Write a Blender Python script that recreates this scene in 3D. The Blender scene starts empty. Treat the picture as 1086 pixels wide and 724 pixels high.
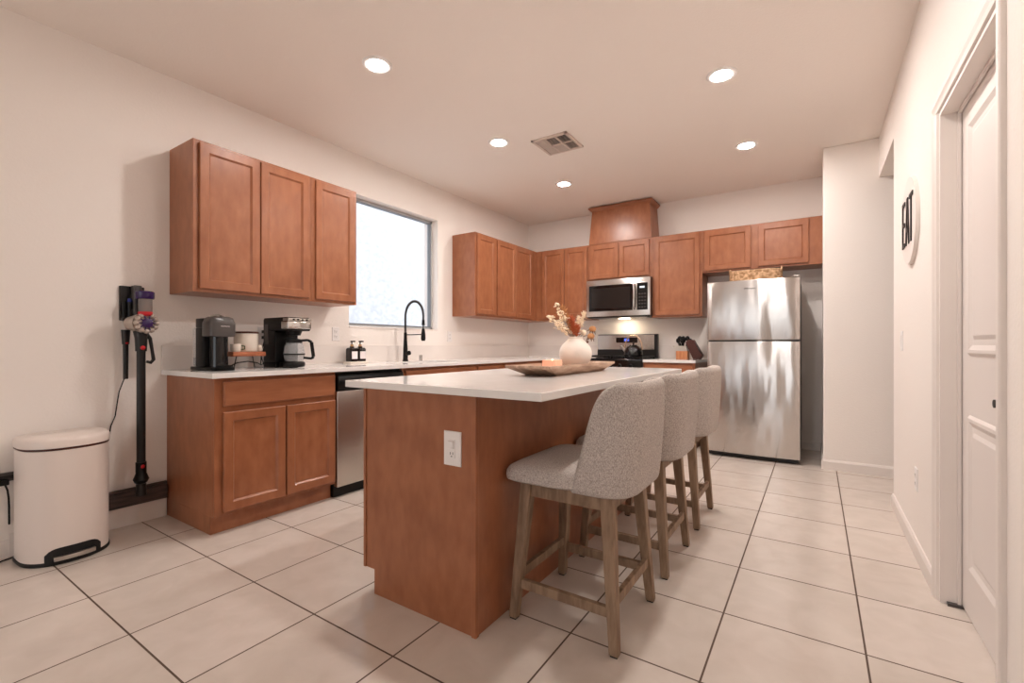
import bpy, bmesh, math, random
from math import sin, cos, pi, radians
from mathutils import Vector, Matrix
random.seed(7)
S = bpy.context.scene
COL = S.collection
# ------------------------------------------------------------------ camera, world, exposure
YAW = 0.5826
cam = bpy.data.cameras.new('camera')
cam.sensor_width = 36; cam.lens = 489.72 / 1086 * 36; cam.shift_y = 3.9 / 1086
cam.clip_start = 0.02
camo = bpy.data.objects.new('camera', cam); COL.objects.link(camo)
camo.location = (0, 0, 1.07); camo.rotation_euler = (pi / 2, 0, YAW)
S.camera = camo
S.view_settings.view_transform = 'Standard'; S.view_settings.look = 'None'
S.view_settings.gamma = 1; S.view_settings.use_curve_mapping = False
S.view_settings.exposure = 0.56
S.cycles.use_denoising = True
S.cycles.max_bounces = 10; S.cycles.diffuse_bounces = 6; S.cycles.glossy_bounces = 5
S.cycles.sample_clamp_indirect = 8
LAMP = 330.0          # radiance of the downlight lenses
LAMP_COL = (1.0, 0.93, 0.88)
SKY = 1.5
SUN = 1.6
w = bpy.data.worlds.new('world'); S.world = w; w.use_nodes = True
bg = w.node_tree.nodes['Background']; bg.inputs[0].default_value = (0.93, 0.96, 1.0, 1); bg.inputs[1].default_value = SKY
sl = bpy.data.lights.new('sun', 'SUN'); sl.energy = SUN; sl.angle = 0.02; sl.color = (1, .95, .88)
so = bpy.data.objects.new('sun', sl); COL.objects.link(so); so.rotation_euler = (radians(8), radians(33), 0)

# ------------------------------------------------------------------ room numbers
XL, XR, YB, H = -3.427, 0.430, 5.628, 2.774
YREAR = -3.6
XA = 0.05            # right side of the fridge alcove
YC = 4.82            # face of the wall block right of the fridge

# ------------------------------------------------------------------ materials
def s2l(c): return tuple(((v/255)/12.92 if v/255 <= .04045 else (((v/255)+.055)/1.055)**2.4) for v in c)
def newmat(name):
    m = bpy.data.materials.new(name); m.use_nodes = True
    nt = m.node_tree; b = nt.nodes['Principled BSDF']
    return m, nt, b
def plain(name, rgb, rough=.5, metal=0, spec=.5, coat=0, emit=None, es=0, trans=0, ior=1.45, bump=0, bscale=60, sss=0):
    m, nt, b = newmat(name)
    b.inputs['Base Color'].default_value = (*s2l(rgb), 1)
    b.inputs['Roughness'].default_value = rough; b.inputs['Metallic'].default_value = metal
    b.inputs['Specular IOR Level'].default_value = spec; b.inputs['Coat Weight'].default_value = coat
    b.inputs['Transmission Weight'].default_value = trans; b.inputs['IOR'].default_value = ior
    if sss: b.inputs['Subsurface Weight'].default_value = sss; b.inputs['Subsurface Radius'].default_value = (.05, .03, .02)
    if emit: b.inputs['Emission Color'].default_value = (*emit, 1); b.inputs['Emission Strength'].default_value = es
    if bump:
        n = nt.nodes.new('ShaderNodeTexNoise'); n.inputs['Scale'].default_value = bscale; n.inputs['Detail'].default_value = 3
        tc = nt.nodes.new('ShaderNodeTexCoord'); nt.links.new(tc.outputs['Object'], n.inputs['Vector'])
        bp = nt.nodes.new('ShaderNodeBump'); bp.inputs['Strength'].default_value = bump; bp.inputs['Distance'].default_value = .01
        nt.links.new(n.outputs['Fac'], bp.inputs['Height']); nt.links.new(bp.outputs['Normal'], b.inputs['Normal'])
    return m
def noisy(name, c1, c2, scale, rough=.5, stretch=(1, 1, 1), detail=4, metal=0, bump=0, spec=.5, lo=.35, hi=.65, coat=0, c3=None, scale3=3):
    m, nt, b = newmat(name); L = nt.links.new
    tc = nt.nodes.new('ShaderNodeTexCoord'); mp = nt.nodes.new('ShaderNodeMapping'); mp.inputs['Scale'].default_value = stretch
    L(tc.outputs['Object'], mp.inputs['Vector'])
    n = nt.nodes.new('ShaderNodeTexNoise'); n.inputs['Scale'].default_value = scale; n.inputs['Detail'].default_value = detail
    L(mp.outputs['Vector'], n.inputs['Vector'])
    r = nt.nodes.new('ShaderNodeValToRGB'); r.color_ramp.elements[0].position = lo; r.color_ramp.elements[1].position = hi
    r.color_ramp.elements[0].color = (*s2l(c1), 1); r.color_ramp.elements[1].color = (*s2l(c2), 1)
    L(n.outputs['Fac'], r.inputs['Fac']); out = r.outputs['Color']
    if c3:
        n2 = nt.nodes.new('ShaderNodeTexNoise'); n2.inputs['Scale'].default_value = scale3; n2.inputs['Detail'].default_value = 3
        L(tc.outputs['Object'], n2.inputs['Vector'])
        r2 = nt.nodes.new('ShaderNodeValToRGB'); r2.color_ramp.elements[0].position = .35; r2.color_ramp.elements[1].position = .7
        r2.color_ramp.elements[0].color = (1, 1, 1, 1); r2.color_ramp.elements[1].color = (*s2l(c3), 1)
        L(n2.outputs['Fac'], r2.inputs['Fac'])
        mx = nt.nodes.new('ShaderNodeMix'); mx.data_type = 'RGBA'; mx.blend_type = 'MULTIPLY'; mx.inputs[0].default_value = 1
        L(out, mx.inputs[6]); L(r2.outputs['Color'], mx.inputs[7]); out = mx.outputs[2]
    L(out, b.inputs['Base Color'])
    b.inputs['Roughness'].default_value = rough; b.inputs['Metallic'].default_value = metal; b.inputs['Specular IOR Level'].default_value = spec
    b.inputs['Coat Weight'].default_value = coat
    if bump:
        bp = nt.nodes.new('ShaderNodeBump'); bp.inputs['Strength'].default_value = bump; bp.inputs['Distance'].default_value = .004
        L(n.outputs['Fac'], bp.inputs['Height']); L(bp.outputs['Normal'], b.inputs['Normal'])
    return m
M = {}
M['wall'] = plain('wall_paint', (241, 234, 228), .85, bump=.12, bscale=90, spec=.25)
M['ceil'] = plain('ceiling_paint', (241, 233, 226), .9, bump=.15, bscale=70, spec=.2)
M['trim'] = plain('trim_paint', (232, 224, 218), .45)
M['door'] = plain('door_paint', (230, 222, 217), .5)
M['wood'] = noisy('stained_maple', (146, 90, 60), (172, 112, 78), 9, .31, (2.2, 2.2, .9), 6, spec=.45, lo=.25, hi=.8, c3=(240, 234, 230), scale3=5)
M['woodh'] = noisy('stained_maple_across', (146, 90, 60), (172, 112, 78), 9, .36, (.35, .35, 3), 5, spec=.45, lo=.3, hi=.75, c3=(240, 234, 230), scale3=5)
M['quartz'] = noisy('white_quartz', (232, 229, 226), (237, 234, 231), 7, .09, detail=5, spec=.5)
M['splash'] = noisy('quartz_backsplash', (230, 222, 216), (236, 228, 222), 4, .3, detail=5)
M['black'] = plain('black_plastic', (8, 7, 7), .38, spec=.3)
M['blackg'] = plain('black_gloss', (10, 10, 12), .08, spec=.6)
M['charcoal'] = plain('charcoal_plastic', (34, 31, 30), .35, spec=.35)
M['greypl'] = plain('grey_plastic', (74, 69, 67), .3)
M['white'] = plain('white_plastic', (236, 232, 230), .35)
M['chrome'] = plain('chrome', (205, 203, 200), .12, 1)
M['steelp'] = plain('plain_steel', (190, 184, 178), .28, 1)
M['rubber'] = plain('dark_rubber', (12, 11, 11), .6)
M['greyside'] = plain('grey_painted_steel', (92, 88, 86), .5)
M['weave'] = noisy('linen_weave', (150, 140, 134), (210, 201, 194), 330, .95, (1, 1, .55), 2, bump=.5, spec=.1, lo=.3, hi=.7)
M['legwood'] = noisy('weathered_oak', (122, 98, 78), (152, 127, 104), 14, .6, (3, 3, .6), 5, spec=.3)
M['bin'] = plain('cream_enamel', (226, 214, 206), .28)
M['purple'] = plain('purple_plastic', (46, 16, 76), .2, spec=.6)
M['red'] = plain('red_plastic', (190, 24, 34), .35)
M['silver'] = plain('silver_plastic', (176, 162, 152), .35, .4)
M['copper'] = plain('champagne_metal', (206, 174, 146), .25, .9)
M['gold'] = plain('brass_collar', (198, 156, 110), .3, .9)
M['ceramic'] = plain('cream_ceramic', (232, 222, 210), .35, bump=.05, bscale=30)
M['vase'] = plain('matt_white_clay', (236, 226, 216), .75, bump=.25, bscale=25)
M['riser'] = noisy('acacia_board', (150, 82, 50), (186, 112, 74), 14, .5, (1, 1, 4))
M['tray'] = noisy('whitewashed_board', (152, 120, 100), (194, 164, 142), 12, .7, (4, .6, 1), 5, bump=.3)
M['candle'] = plain('blush_glass', (236, 172, 142), .4, emit=(1, .5, .32), es=.28, sss=.3)
M['brownblock'] = plain('dark_brown_wood', (72, 34, 24), .4)
M['liteblock'] = noisy('oak_block', (176, 108, 66), (200, 136, 92), 12, .5, (3, 3, .5))
M['plank'] = noisy('dark_plank', (40, 30, 28), (84, 66, 60), 14, .5, (4, .5, 6), 5)
M['basket'] = noisy('seagrass', (168, 128, 92), (236, 204, 168), 45, .9, detail=3, bump=.6)
M['screen'] = plain('display_blue', (12, 16, 40), .2, emit=(.08, .14, .7), es=1.2)
M['led'] = plain('display_white', (150, 160, 170), .3, emit=(.6, .7, .8), es=.8)
M['lens'] = plain('lamp_lens', (255, 250, 240), .5, emit=LAMP_COL, es=LAMP)
M['vent'] = plain('vent_paint', (214, 198, 188), .5)
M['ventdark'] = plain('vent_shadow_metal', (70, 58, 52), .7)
M['sign'] = plain('sign_white', (232, 224, 218), .6)
M['ink'] = plain('sign_black', (34, 28, 26), .5)
M['gasket'] = plain('window_vinyl', (190, 192, 194), .4)
M['sash'] = plain('sash_aluminium', (120, 126, 132), .4)
M['label'] = plain('paper_label', (232, 224, 224), .7)
M['bottle'] = plain('amber_black_bottle', (30, 20, 18), .15)
M['plumeW'] = plain('cream_petals', (244, 226, 200), .9)
M['plumeT'] = plain('tan_grass', (196, 142, 96), .9)
M['plumeR'] = plain('rust_grass', (190, 104, 68), .9)
M['plumeB'] = plain('brown_leaf', (108, 70, 46), .8)
M['stem'] = plain('dry_stem', (116, 84, 56), .8)
M['stucco'] = noisy('neighbour_stucco', (180, 185, 192), (200, 205, 212), 14, .9, (1, 1, 1.6), 6, bump=.5)
M['ground_bounce'] = plain('ground_and_bounce_slab', (214, 208, 200), .9)  # pale ground, shared with the added slab that bounces sunlight indoors
M['darkwin'] = plain('tinted_glass', (34, 31, 30), .12, spec=.5)
M['green'] = plain('green_print', (70, 84, 50), .6)
def glassy(name, col, rough=0.0, alpha=.25):
    m, nt, b = newmat(name); L = nt.links.new
    tr = nt.nodes.new('ShaderNodeBsdfTransparent'); tr.inputs[0].default_value = (*col, 1)
    mx = nt.nodes.new('ShaderNodeMixShader'); mx.inputs[0].default_value = alpha
    b.inputs['Base Color'].default_value = (*col, 1); b.inputs['Roughness'].default_value = .05
    L(tr.outputs[0], mx.inputs[1]); L(b.outputs[0], mx.inputs[2]); L(mx.outputs[0], nt.nodes['Material Output'].inputs[0])
    return m
M['glass'] = glassy('clear_glass', (.93, .94, .95), alpha=.14)
M['smoke'] = glassy('smoked_glass', (.55, .5, .48), alpha=.3)
M['pane'] = glassy('window_glass', (.97, .98, 1), alpha=.05)
# brushed stainless: fine horizontal grain, faint large waves
def brushed(name, rgb, rough, wave, ani=.75):
    m, nt, b = newmat(name); L = nt.links.new
    b.inputs['Base Color'].default_value = (*s2l(rgb), 1); b.inputs['Metallic'].default_value = 1; b.inputs['Roughness'].default_value = rough
    b.inputs['Anisotropic'].default_value = ani
    tg = nt.nodes.new('ShaderNodeTangent'); tg.direction_type = 'RADIAL'; tg.axis = 'Z'; b.inputs['Anisotropic Rotation'].default_value = .25; L(tg.outputs[0], b.inputs['Tangent'])
    tc = nt.nodes.new('ShaderNodeTexCoord'); mp = nt.nodes.new('ShaderNodeMapping'); mp.inputs['Scale'].default_value = (3.2, 3.2, .9)
    L(tc.outputs['Object'], mp.inputs[0])
    n = nt.nodes.new('ShaderNodeTexNoise'); n.inputs['Scale'].default_value = 1.6; n.inputs['Detail'].default_value = 1.5; L(mp.outputs[0], n.inputs['Vector'])
    bp = nt.nodes.new('ShaderNodeBump'); bp.inputs['Strength'].default_value = 1; bp.inputs['Distance'].default_value = wave
    L(n.outputs['Fac'], bp.inputs['Height']); L(bp.outputs[0], b.inputs['Normal'])
    return m
M['steel'] = brushed('brushed_steel', (202, 198, 195), .23, .016, .88)
M['steel2'] = brushed('brushed_steel_trim', (196, 190, 184), .25, .003, .6)
# floor: square porcelain tiles with grey-brown grout
def floor_mat():
    m, nt, b = newmat('porcelain_tiles'); L = nt.links.new
    tc = nt.nodes.new('ShaderNodeTexCoord'); mp = nt.nodes.new('ShaderNodeMapping')
    mp.inputs['Location'].default_value = (0.3067 + .4534 * 30 + .0028, -1.557 + .4530 * 30 + .0028, 0)
    L(tc.outputs['Object'], mp.inputs[0])
    br = nt.nodes.new('ShaderNodeTexBrick'); br.offset = 0; br.squash = 1
    br.inputs['Scale'].default_value = 1; br.inputs['Brick Width'].default_value = .4534; br.inputs['Row Height'].default_value = .4530
    br.inputs['Mortar Size'].default_value = .0035; br.inputs['Mortar Smooth'].default_value = .1
    br.inputs['Color1'].default_value = (*s2l((216, 205, 196)), 1); br.inputs['Color2'].default_value = (*s2l((210, 199, 189)), 1)
    br.inputs['Mortar'].default_value = (*s2l((92, 74, 62)), 1)
    L(mp.outputs[0], br.inputs['Vector'])
    n = nt.nodes.new('ShaderNodeTexNoise'); n.inputs['Scale'].default_value = 8; n.inputs['Detail'].default_value = 8; n.inputs['Distortion'].default_value = .6
    L(tc.outputs['Object'], n.inputs['Vector'])
    r = nt.nodes.new('ShaderNodeValToRGB'); r.color_ramp.elements[0].position = .3; r.color_ramp.elements[1].position = .7
    r.color_ramp.elements[0].color = (.91, .90, .885, 1); r.color_ramp.elements[1].color = (1, 1, 1, 1); L(n.outputs['Fac'], r.inputs[0])
    mx = nt.nodes.new('ShaderNodeMix'); mx.data_type = 'RGBA'; mx.blend_type = 'MULTIPLY'; mx.inputs[0].default_value = 1
    L(br.outputs['Color'], mx.inputs[6]); L(r.outputs[0], mx.inputs[7]); L(mx.outputs[2], b.inputs['Base Color'])
    mr = nt.nodes.new('ShaderNodeMapRange'); mr.inputs[3].default_value = .20; mr.inputs[4].default_value = .8
    L(br.outputs['Fac'], mr.inputs[0]); L(mr.outputs[0], b.inputs['Roughness'])
    bp = nt.nodes.new('ShaderNodeBump'); bp.invert = True; bp.inputs['Strength'].default_value = .6; bp.inputs['Distance'].default_value = .002
    L(br.outputs['Fac'], bp.inputs['Height']); L(bp.outputs[0], b.inputs['Normal'])
    b.inputs['Specular IOR Level'].default_value = .45
    return m
M['floor'] = floor_mat()

# ------------------------------------------------------------------ building helpers
ORG = {}
class MB:
    def __init__(s): s.bm = bmesh.new()
    def box(s, x0, x1, y0, y1, z0, z1, rot=0, piv=None):
        vs = [s.bm.verts.new((x, y, z)) for z in (z0, z1) for y in (y0, y1) for x in (x0, x1)]
        for f in ((0, 2, 3, 1), (4, 5, 7, 6), (0, 1, 5, 4), (2, 6, 7, 3), (0, 4, 6, 2), (1, 3, 7, 5)): s.bm.faces.new([vs[i] for i in f])
        if rot:
            c = Vector(piv or ((x0+x1)/2, (y0+y1)/2, 0)); R = Matrix.Rotation(rot, 3, 'Z')
            for v in vs: v.co = c + R @ (v.co - c)
        return s
    def bar(s, p, q, a, b=None, a2=None, b2=None, up=(0, 0, 1)):
        """square-section bar from p to q; section a x b at p, a2 x b2 at q"""
        p, q = Vector(p), Vector(q); b = b or a; a2 = a2 or a; b2 = b2 or b
        d = (q - p).normalized(); u = Vector(up)
        if abs(d.dot(u)) > .9: u = Vector((0, 1, 0))
        x = u.cross(d).normalized(); y = d.cross(x)
        vs = []
        for c, w_, h_ in ((p, a, b), (q, a2, b2)):
            for sx, sy in ((-1, -1), (1, -1), (1, 1), (-1, 1)): vs.append(s.bm.verts.new(c + x*sx*w_/2 + y*sy*h_/2))
        for f in ((3, 2, 1, 0), (4, 5, 6, 7), (0, 1, 5, 4), (1, 2, 6, 5), (2, 3, 7, 6), (3, 0, 4, 7)): s.bm.faces.new([vs[i] for i in f])
        return s
    def zleg(s, p, q, a, a2):
        """leg with level ends: square section in plan at each end"""
        vs = []
        for c, w_ in ((p, a), (q, a2)):
            for sx, sy in ((-1, -1), (1, -1), (1, 1), (-1, 1)): vs.append(s.bm.verts.new((c[0]+sx*w_/2, c[1]+sy*w_/2, c[2])))
        for f in ((3, 2, 1, 0), (4, 5, 6, 7), (0, 1, 5, 4), (1, 2, 6, 5), (2, 3, 7, 6), (3, 0, 4, 7)): s.bm.faces.new([vs[i] for i in f])
        return s
    def tube(s, pts, r, n=10, caps=True):
        pts = [Vector(p) for p in pts]; rings = []
        rr = r if isinstance(r, (list, tuple)) else [r]*len(pts)
        prev = None
        for i, p in enumerate(pts):
            d = (pts[min(i+1, len(pts)-1)] - pts[max(i-1, 0)]).normalized()
            if prev is None:
                u = Vector((0, 0, 1)) if abs(d.z) < .9 else Vector((1, 0, 0))
                x = d.cross(u).normalized()
            else: x = (prev - d*prev.dot(d)).normalized()
            prev = x; y = d.cross(x)
            rings.append([s.bm.verts.new(p + (x*cos(2*pi*k/n) + y*sin(2*pi*k/n))*rr[i]) for k in range(n)])
        for a, b in zip(rings, rings[1:]):
            for k in range(n): s.bm.faces.new((a[k], a[(k+1) % n], b[(k+1) % n], b[k]))
        if caps: s.bm.faces.new(rings[0][::-1]); s.bm.faces.new(rings[-1])
        return s
    def lathe(s, prof, c=(0, 0, 0), n=28, axis='z', sx=1, sy=1):
        """prof: list of (r, t) along the axis; closed with caps where r > 0"""
        c = Vector(c); rings = []
        def P(r, t, a):
            u, v = r*cos(a)*sx, r*sin(a)*sy
            return c + (Vector((u, v, t)) if axis == 'z' else Vector((t, u, v)) if axis == 'x' else Vector((u, t, v)))
        for r, t in prof:
            rings.append([s.bm.verts.new(P(0, t, 0))] if r == 0 else [s.bm.verts.new(P(r, t, 2*pi*k/n)) for k in range(n)])
        for a, b in zip(rings, rings[1:]):
            if len(a) == 1 and len(b) == 1: continue
            for k in range(n):
                if len(a) == 1: s.bm.faces.new((a[0], b[(k+1) % n], b[k]))
                elif len(b) == 1: s.bm.faces.new((a[k], a[(k+1) % n], b[0]))
                else: s.bm.faces.new((a[k], a[(k+1) % n], b[(k+1) % n], b[k]))
        if len(rings[0]) > 1: s.bm.faces.new(rings[0][::-1])
        if len(rings[-1]) > 1: s.bm.faces.new(rings[-1])
        return s
    def prism(s, poly, axis, t0, t1):
        """poly: outline in the plane across the axis"""
        def P(a, b, t): return {'z': (a, b, t), 'y': (a, t, b), 'x': (t, a, b)}[axis]
        A = [s.bm.verts.new(P(a, b, t0)) for a, b in poly]; B = [s.bm.verts.new(P(a, b, t1)) for a, b in poly]
        n = len(poly)
        for k in range(n): s.bm.faces.new((A[k], A[(k+1) % n], B[(k+1) % n], B[k]))
        s.bm.faces.new(A[::-1]); s.bm.faces.new(B)
        return s
    def panel(s, face, plane, a0, a1, z0, z1, rings, back=0):
        """moulded rectangular panel. face 'x': looks to +X, a is Y; 'y': looks to -Y, a is X; 'X': looks to -X, a is Y."""
        f = {'x': lambda a, z, n: (plane+n, a, z), 'y': lambda a, z, n: (a, plane-n, z), 'X': lambda a, z, n: (plane-n, a, z)}[face]
        rs = []
        for i, n in rings:
            rs.append([s.bm.verts.new(f(*q, n)) for q in ((a0+i, z0+i), (a1-i, z0+i), (a1-i, z1-i), (a0+i, z1-i))])
        for a, b in zip(rs, rs[1:]):
            for k in range(4): s.bm.faces.new((a[k], a[(k+1) % 4], b[(k+1) % 4], b[k]))
        s.bm.faces.new(rs[-1]); s.bm.faces.new(rs[0][::-1])
        return s
    def blob(s, c, r, sc=(1, 1, 1), sub=2):
        g = bmesh.ops.create_icosphere(s.bm, subdivisions=sub, radius=r)
        for v in g['verts']: v.co = Vector(c) + Vector((v.co.x*sc[0], v.co.y*sc[1], v.co.z*sc[2]))
        return s
    def build(s, name, mat, parent=None, bevel=0, seg=2, smooth=False, sub=0):
        o_ = ORG.get(parent.name, Vector((0, 0, 0))) if parent else Vector((0, 0, 0))
        bmesh.ops.recalc_face_normals(s.bm, faces=s.bm.faces)
        if parent:
            for v in s.bm.verts: v.co -= o_
        me = bpy.data.meshes.new(name); s.bm.to_mesh(me); s.bm.free()
        ob = bpy.data.objects.new(name, me); COL.objects.link(ob)
        me.materials.append(mat if not isinstance(mat, str) else M[mat])
        if smooth:
            for p in me.polygons: p.use_smooth = True
        if bevel:
            bv = ob.modifiers.new('bevel', 'BEVEL'); bv.width = bevel; bv.segments = seg; bv.limit_method = 'ANGLE'; bv.angle_limit = radians(50)
            bv.harden_normals = False
            if seg > 2:
                for p in me.polygons: p.use_smooth = True
        if sub:
            sm = ob.modifiers.new('sub', 'SUBSURF'); sm.levels = sub; sm.render_levels = sub
            for p in me.polygons: p.use_smooth = True
        if smooth and not sub:
            e = ob.modifiers.new('split', 'EDGE_SPLIT'); e.split_angle = radians(42)
        if parent: ob.parent = parent; ORG[ob.name] = o_
        return ob
def tag(o, label, cat, group=None):
    o['label'] = label; o['category'] = cat
    if group: o['group'] = group
    return o
def thing(name, loc, label, cat, group=None):
    o = bpy.data.objects.new(name, None); COL.objects.link(o); o.location = loc; o.empty_display_size = .05
    ORG[o.name] = Vector(loc)
    return tag(o, label, cat, group)
def struct(name, mb, mat, parent=None, **k):
    o = mb.build(name, mat, parent, **k)
    if not parent: o['kind'] = 'structure'
    return o
def copy_tree(o, parent=None):
    c = o.copy(); COL.objects.link(c)
    if parent: c.parent = parent
    for ch in list(o.children): copy_tree(ch, c)
    return c
def part_label(o, t): o['label'] = t; return o

# ------------------------------------------------------------------ the shell
struct('floor', MB().box(XL-.2, 3.2, YREAR-.2, YB+.2, -.1, 0), 'floor')
struct('ceiling', MB().box(XL-.2, 3.2, YREAR-.2, YB+.2, H, H+.15), 'ceil')
WY0, WY1, WZ0, WZ1 = 2.60, 3.74, 1.235, 2.42
b = MB()
b.box(XL-.2, XL, YREAR-.2, WY0, 0, H).box(XL-.2, XL, WY1, YB+.2, 0, H).box(XL-.2, XL, WY0, WY1, 0, WZ0).box(XL-.2, XL, WY0, WY1, WZ1, H)
struct('wall_left', b, 'wall')
struct('wall_back', MB().box(XL, XA, YB, YB+.2, 0, H), 'wall')
struct('wall_alcove', MB().box(XA, 3.0, YC, YB+.2, 0, H), 'wall', bevel=.008)
DY0, DY1, DZ = 1.835, 2.60, 2.04
OY0 = 3.96
b = MB()
b.box(XR, XR+.115, YREAR, DY0, 0, H).box(XR, XR+.115, DY1, OY0, 0, H).box(XR, XR+.115, DY0, DY1, DZ, H).box(XR, XR+.115, OY0, YC, 2.445, H)
struct('wall_right', b, 'wall')
struct('wall_corridor', MB().box(1.55, 1.65, DY1, YC, 0, H).box(XR+.115, 1.55, DY1+.0, DY1+.1, 0, H), 'wall')
# the rest of the house behind the camera: wall with an unseen opening added to let in fill daylight
b = MB()
b.box(XL, -3.0, YREAR-.2, YREAR, 0, H).box(-.2, XR, YREAR-.2, YREAR, 0, H).box(-3.0, -.2, YREAR-.2, YREAR, 2.3, H)
struct('wall_rear', b, 'wall')
# window
b = MB()
gx = XL-.105
b.box(gx-.03, gx+.02, WY0, WY1, WZ0, WZ0+.028).box(gx-.03, gx+.02, WY0, WY1, WZ1-.028, WZ1).box(gx-.03, gx+.02, WY0, WY0+.028, WZ0, WZ1).box(gx-.03, gx+.02, WY1-.028, WY1, WZ0, WZ1)
win = struct('window_1', b, 'gasket', bevel=.003)
MB().box(gx-.006, gx, WY0+.02, WY1-.02, WZ0+.02, WZ1-.02).build('pane', 'pane', win)
b = MB(); t = .008
b.box(gx-.012, gx+.028, WY0+.028, WY1-.028, WZ0+.028, WZ0+.028+t).box(gx-.012, gx+.028, WY0+.028, WY1-.028, WZ1-.028-t, WZ1-.028)
b.box(gx-.012, gx+.028, WY0+.028, WY0+.028+t, WZ0+.028, WZ1-.028).box(gx-.012, gx+.028, WY1-.028-t, WY1-.028, WZ0+.028, WZ1-.028)
b.build('sash', 'sash', win)
struct('trim_1', MB().box(XL-.085, XL+.004, WY0, WY1, WZ0-.012, WZ0+.003), 'trim', bevel=.002)
# neighbour's rendered wall and ground outside the window
struct('ground', MB().box(-9, XL-.2, -12, 12, -.25, -.1).box(XL-.2, 8, -12, YREAR-.2, -.25, -.1), 'ground_bounce')  # second slab is added behind the rear opening to bounce sunlight onto the ceiling
nb = MB().box(-6.4, -6.1, -1, 14, -.1, 4.6).build('neighbour_wall', 'stucco'); nb['kind'] = 'structure'
# baseboards
def bb_profile(t=.014, h=.085): return [(0, 0), (t, 0), (t, h-.016), (t*.45, h), (0, h)]
def base_x(name, x, s, y0, y1): return struct(name, MB().prism([(x+s*a, c) for a, c in bb_profile()], 'y', y0, y1), 'trim')
def base_y(name, y, x0, x1): return struct(name, MB().prism([(y-a, c) for a, c in bb_profile()], 'x', x0, x1), 'trim')
base_x('baseboard_left', XL, 1, YREAR, 1.225)
base_x('baseboard_right', XR, -1, DY1+.062, OY0)
base_x('baseboard_right_near', XR, -1, YREAR, DY0-.062)
base_y('baseboard_alcove', YC, XA, XR+.02)
base_y('baseboard_corridor', YC, XR+.02, 1.55)
base_y('baseboard_back', YB, -.13, XA)
base_x('baseboard_alcove_side', XA, -1, YC+.0, YB-.014)

# door in the right wall: casing, jamb, two-panel leaf
cas = MB()
def casing_profile(w=.058): return [(0, 0), (-.008, .004), (-.011, .02), (-.016, .034), (-.016, w-.004), (-.012, w), (0, w)]
for s, y in ((1, DY1), (-1, DY0)):
    cas.prism([(XR+a, y+s*c) for a, c in casing_profile()], 'z', 0, DZ)
cas.prism([(XR+a, DZ+c) for a, c in casing_profile()], 'y', DY0-.058, DY1+.058)
struct('trim_2', cas, 'trim')
b = MB(); j = .016
b.box(XR, XR+.115, DY1-j, DY1, 0, DZ).box(XR, XR+.115, DY0, DY0+j, 0, DZ).box(XR, XR+.115, DY0+j, DY1-j, DZ-j, DZ)
b.box(XR+.052, XR+.064, DY1-j-.010, DY1-j, 0, DZ-j).box(XR+.052, XR+.064, DY0+j, DY0+j+.01, 0, DZ-j).box(XR+.052, XR+.064, DY0+j, DY1-j, DZ-j-.010, DZ-j)
struct('trim_3', b, 'trim', bevel=.0015)
leaf = MB().box(XR+.066, XR+.10, DY0+j+.003, DY1-j-.003, .012, DZ-j-.003)
dr = struct('door_1', leaf, 'door', bevel=.002)
px = XR+.066
for z0, z1 in ((.19, .80), (1.03, 1.935)):
    b = MB(); y0, y1 = DY0+j+.12, DY1-j-.12
    # raised moulding frame round a sunk field
    b.panel('X', px, y0, y1, z0, z1, [(0, -.002), (0, .001), (.010, .009), (.022, .009), (.040, .0015), (.060, .0015), (.075, .007)])
    b.build('door_panel', 'door', dr)
MB().lathe([(.012, 0), (.012, .03), (.024, .036), (.028, .05), (.024, .062), (0, .066)], (px-.066, DY0+.055, .90), axis='x').build('door_knob', 'charcoal', dr, smooth=True)
MB().box(XR+.02, XR+.11, DY1-j-.02, DY1-j, .0005, .012).build('sill_plate', 'greypl', dr)

# ceiling lamps
def downlight(x, y, label):
    o = thing('downlight', (x, y, H), label, 'ceiling light', 'round recessed ceiling lights')
    MB().lathe([(.056, -.003), (.064, -.009), (.082, -.009), (.090, -.0005), (.056, -.0005)], (x, y, H), 40).build('trim_ring', 'white', o, smooth=True)
    MB().lathe([(0, -.0065), (.0565, -.0065), (.0565, -.001), (0, -.001)], (x, y, H), 40).build('lens', 'lens', o)
for x, y, l in ((-2.227, 1.892, 'round recessed ceiling light nearest above the three-door wall cabinet'),
                (-2.227, 3.177, 'round recessed ceiling light just left of the ceiling vent'),
                (-2.227, 4.373, 'round recessed ceiling light closest to the wooden range hood box'),
                (-.498, 3.157, 'round recessed ceiling light highest in view on the right side'),
                (-.498, 4.385, 'round recessed ceiling light in front of the cabinet over the fridge'),
                (-.498, 1.89, 'round recessed ceiling light over the near end of the island stools')):
    downlight(x, y, l)
# ceiling vent
vx0, vx1, vy0, vy1 = -1.985, -1.66, 3.30, 3.63
v = thing('ceiling_vent', ((vx0+vx1)/2, (vy0+vy1)/2, H), 'square white slatted air vent in the ceiling between the recessed lights', 'vent')
MB().box(vx0+.02, vx1-.02, vy0+.02, vy1-.02, H-.004, H-.001).build('backing', 'ventdark', v)
b = MB(); z0, z1 = H-.016, H-.0005
xs = [vx0, vx0+.025, vx0+.105, vx0+.115, vx0+.205, vx0+.215, vx1-.025, vx1]
b.box(vx0, vx0+.024, vy0, vy1, z0, z1).box(vx1-.024, vx1, vy0, vy1, z0, z1).box(vx0, vx1, vy0, vy0+.024, z0, z1).box(vx0, vx1, vy1-.024, vy1, z0, z1)
cx = [vx0+.024, vx0+.112, vx0+.212, vx1-.024]
for x in cx[1:3]: b.box(x-.006, x+.006, vy0, vy1, z0, z1)
ym = (vy0+vy1)/2; b.box(vx0, vx1, ym-.006, ym+.006, z0, z1)
b.build('frame', 'vent', v, bevel=.002)
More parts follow.
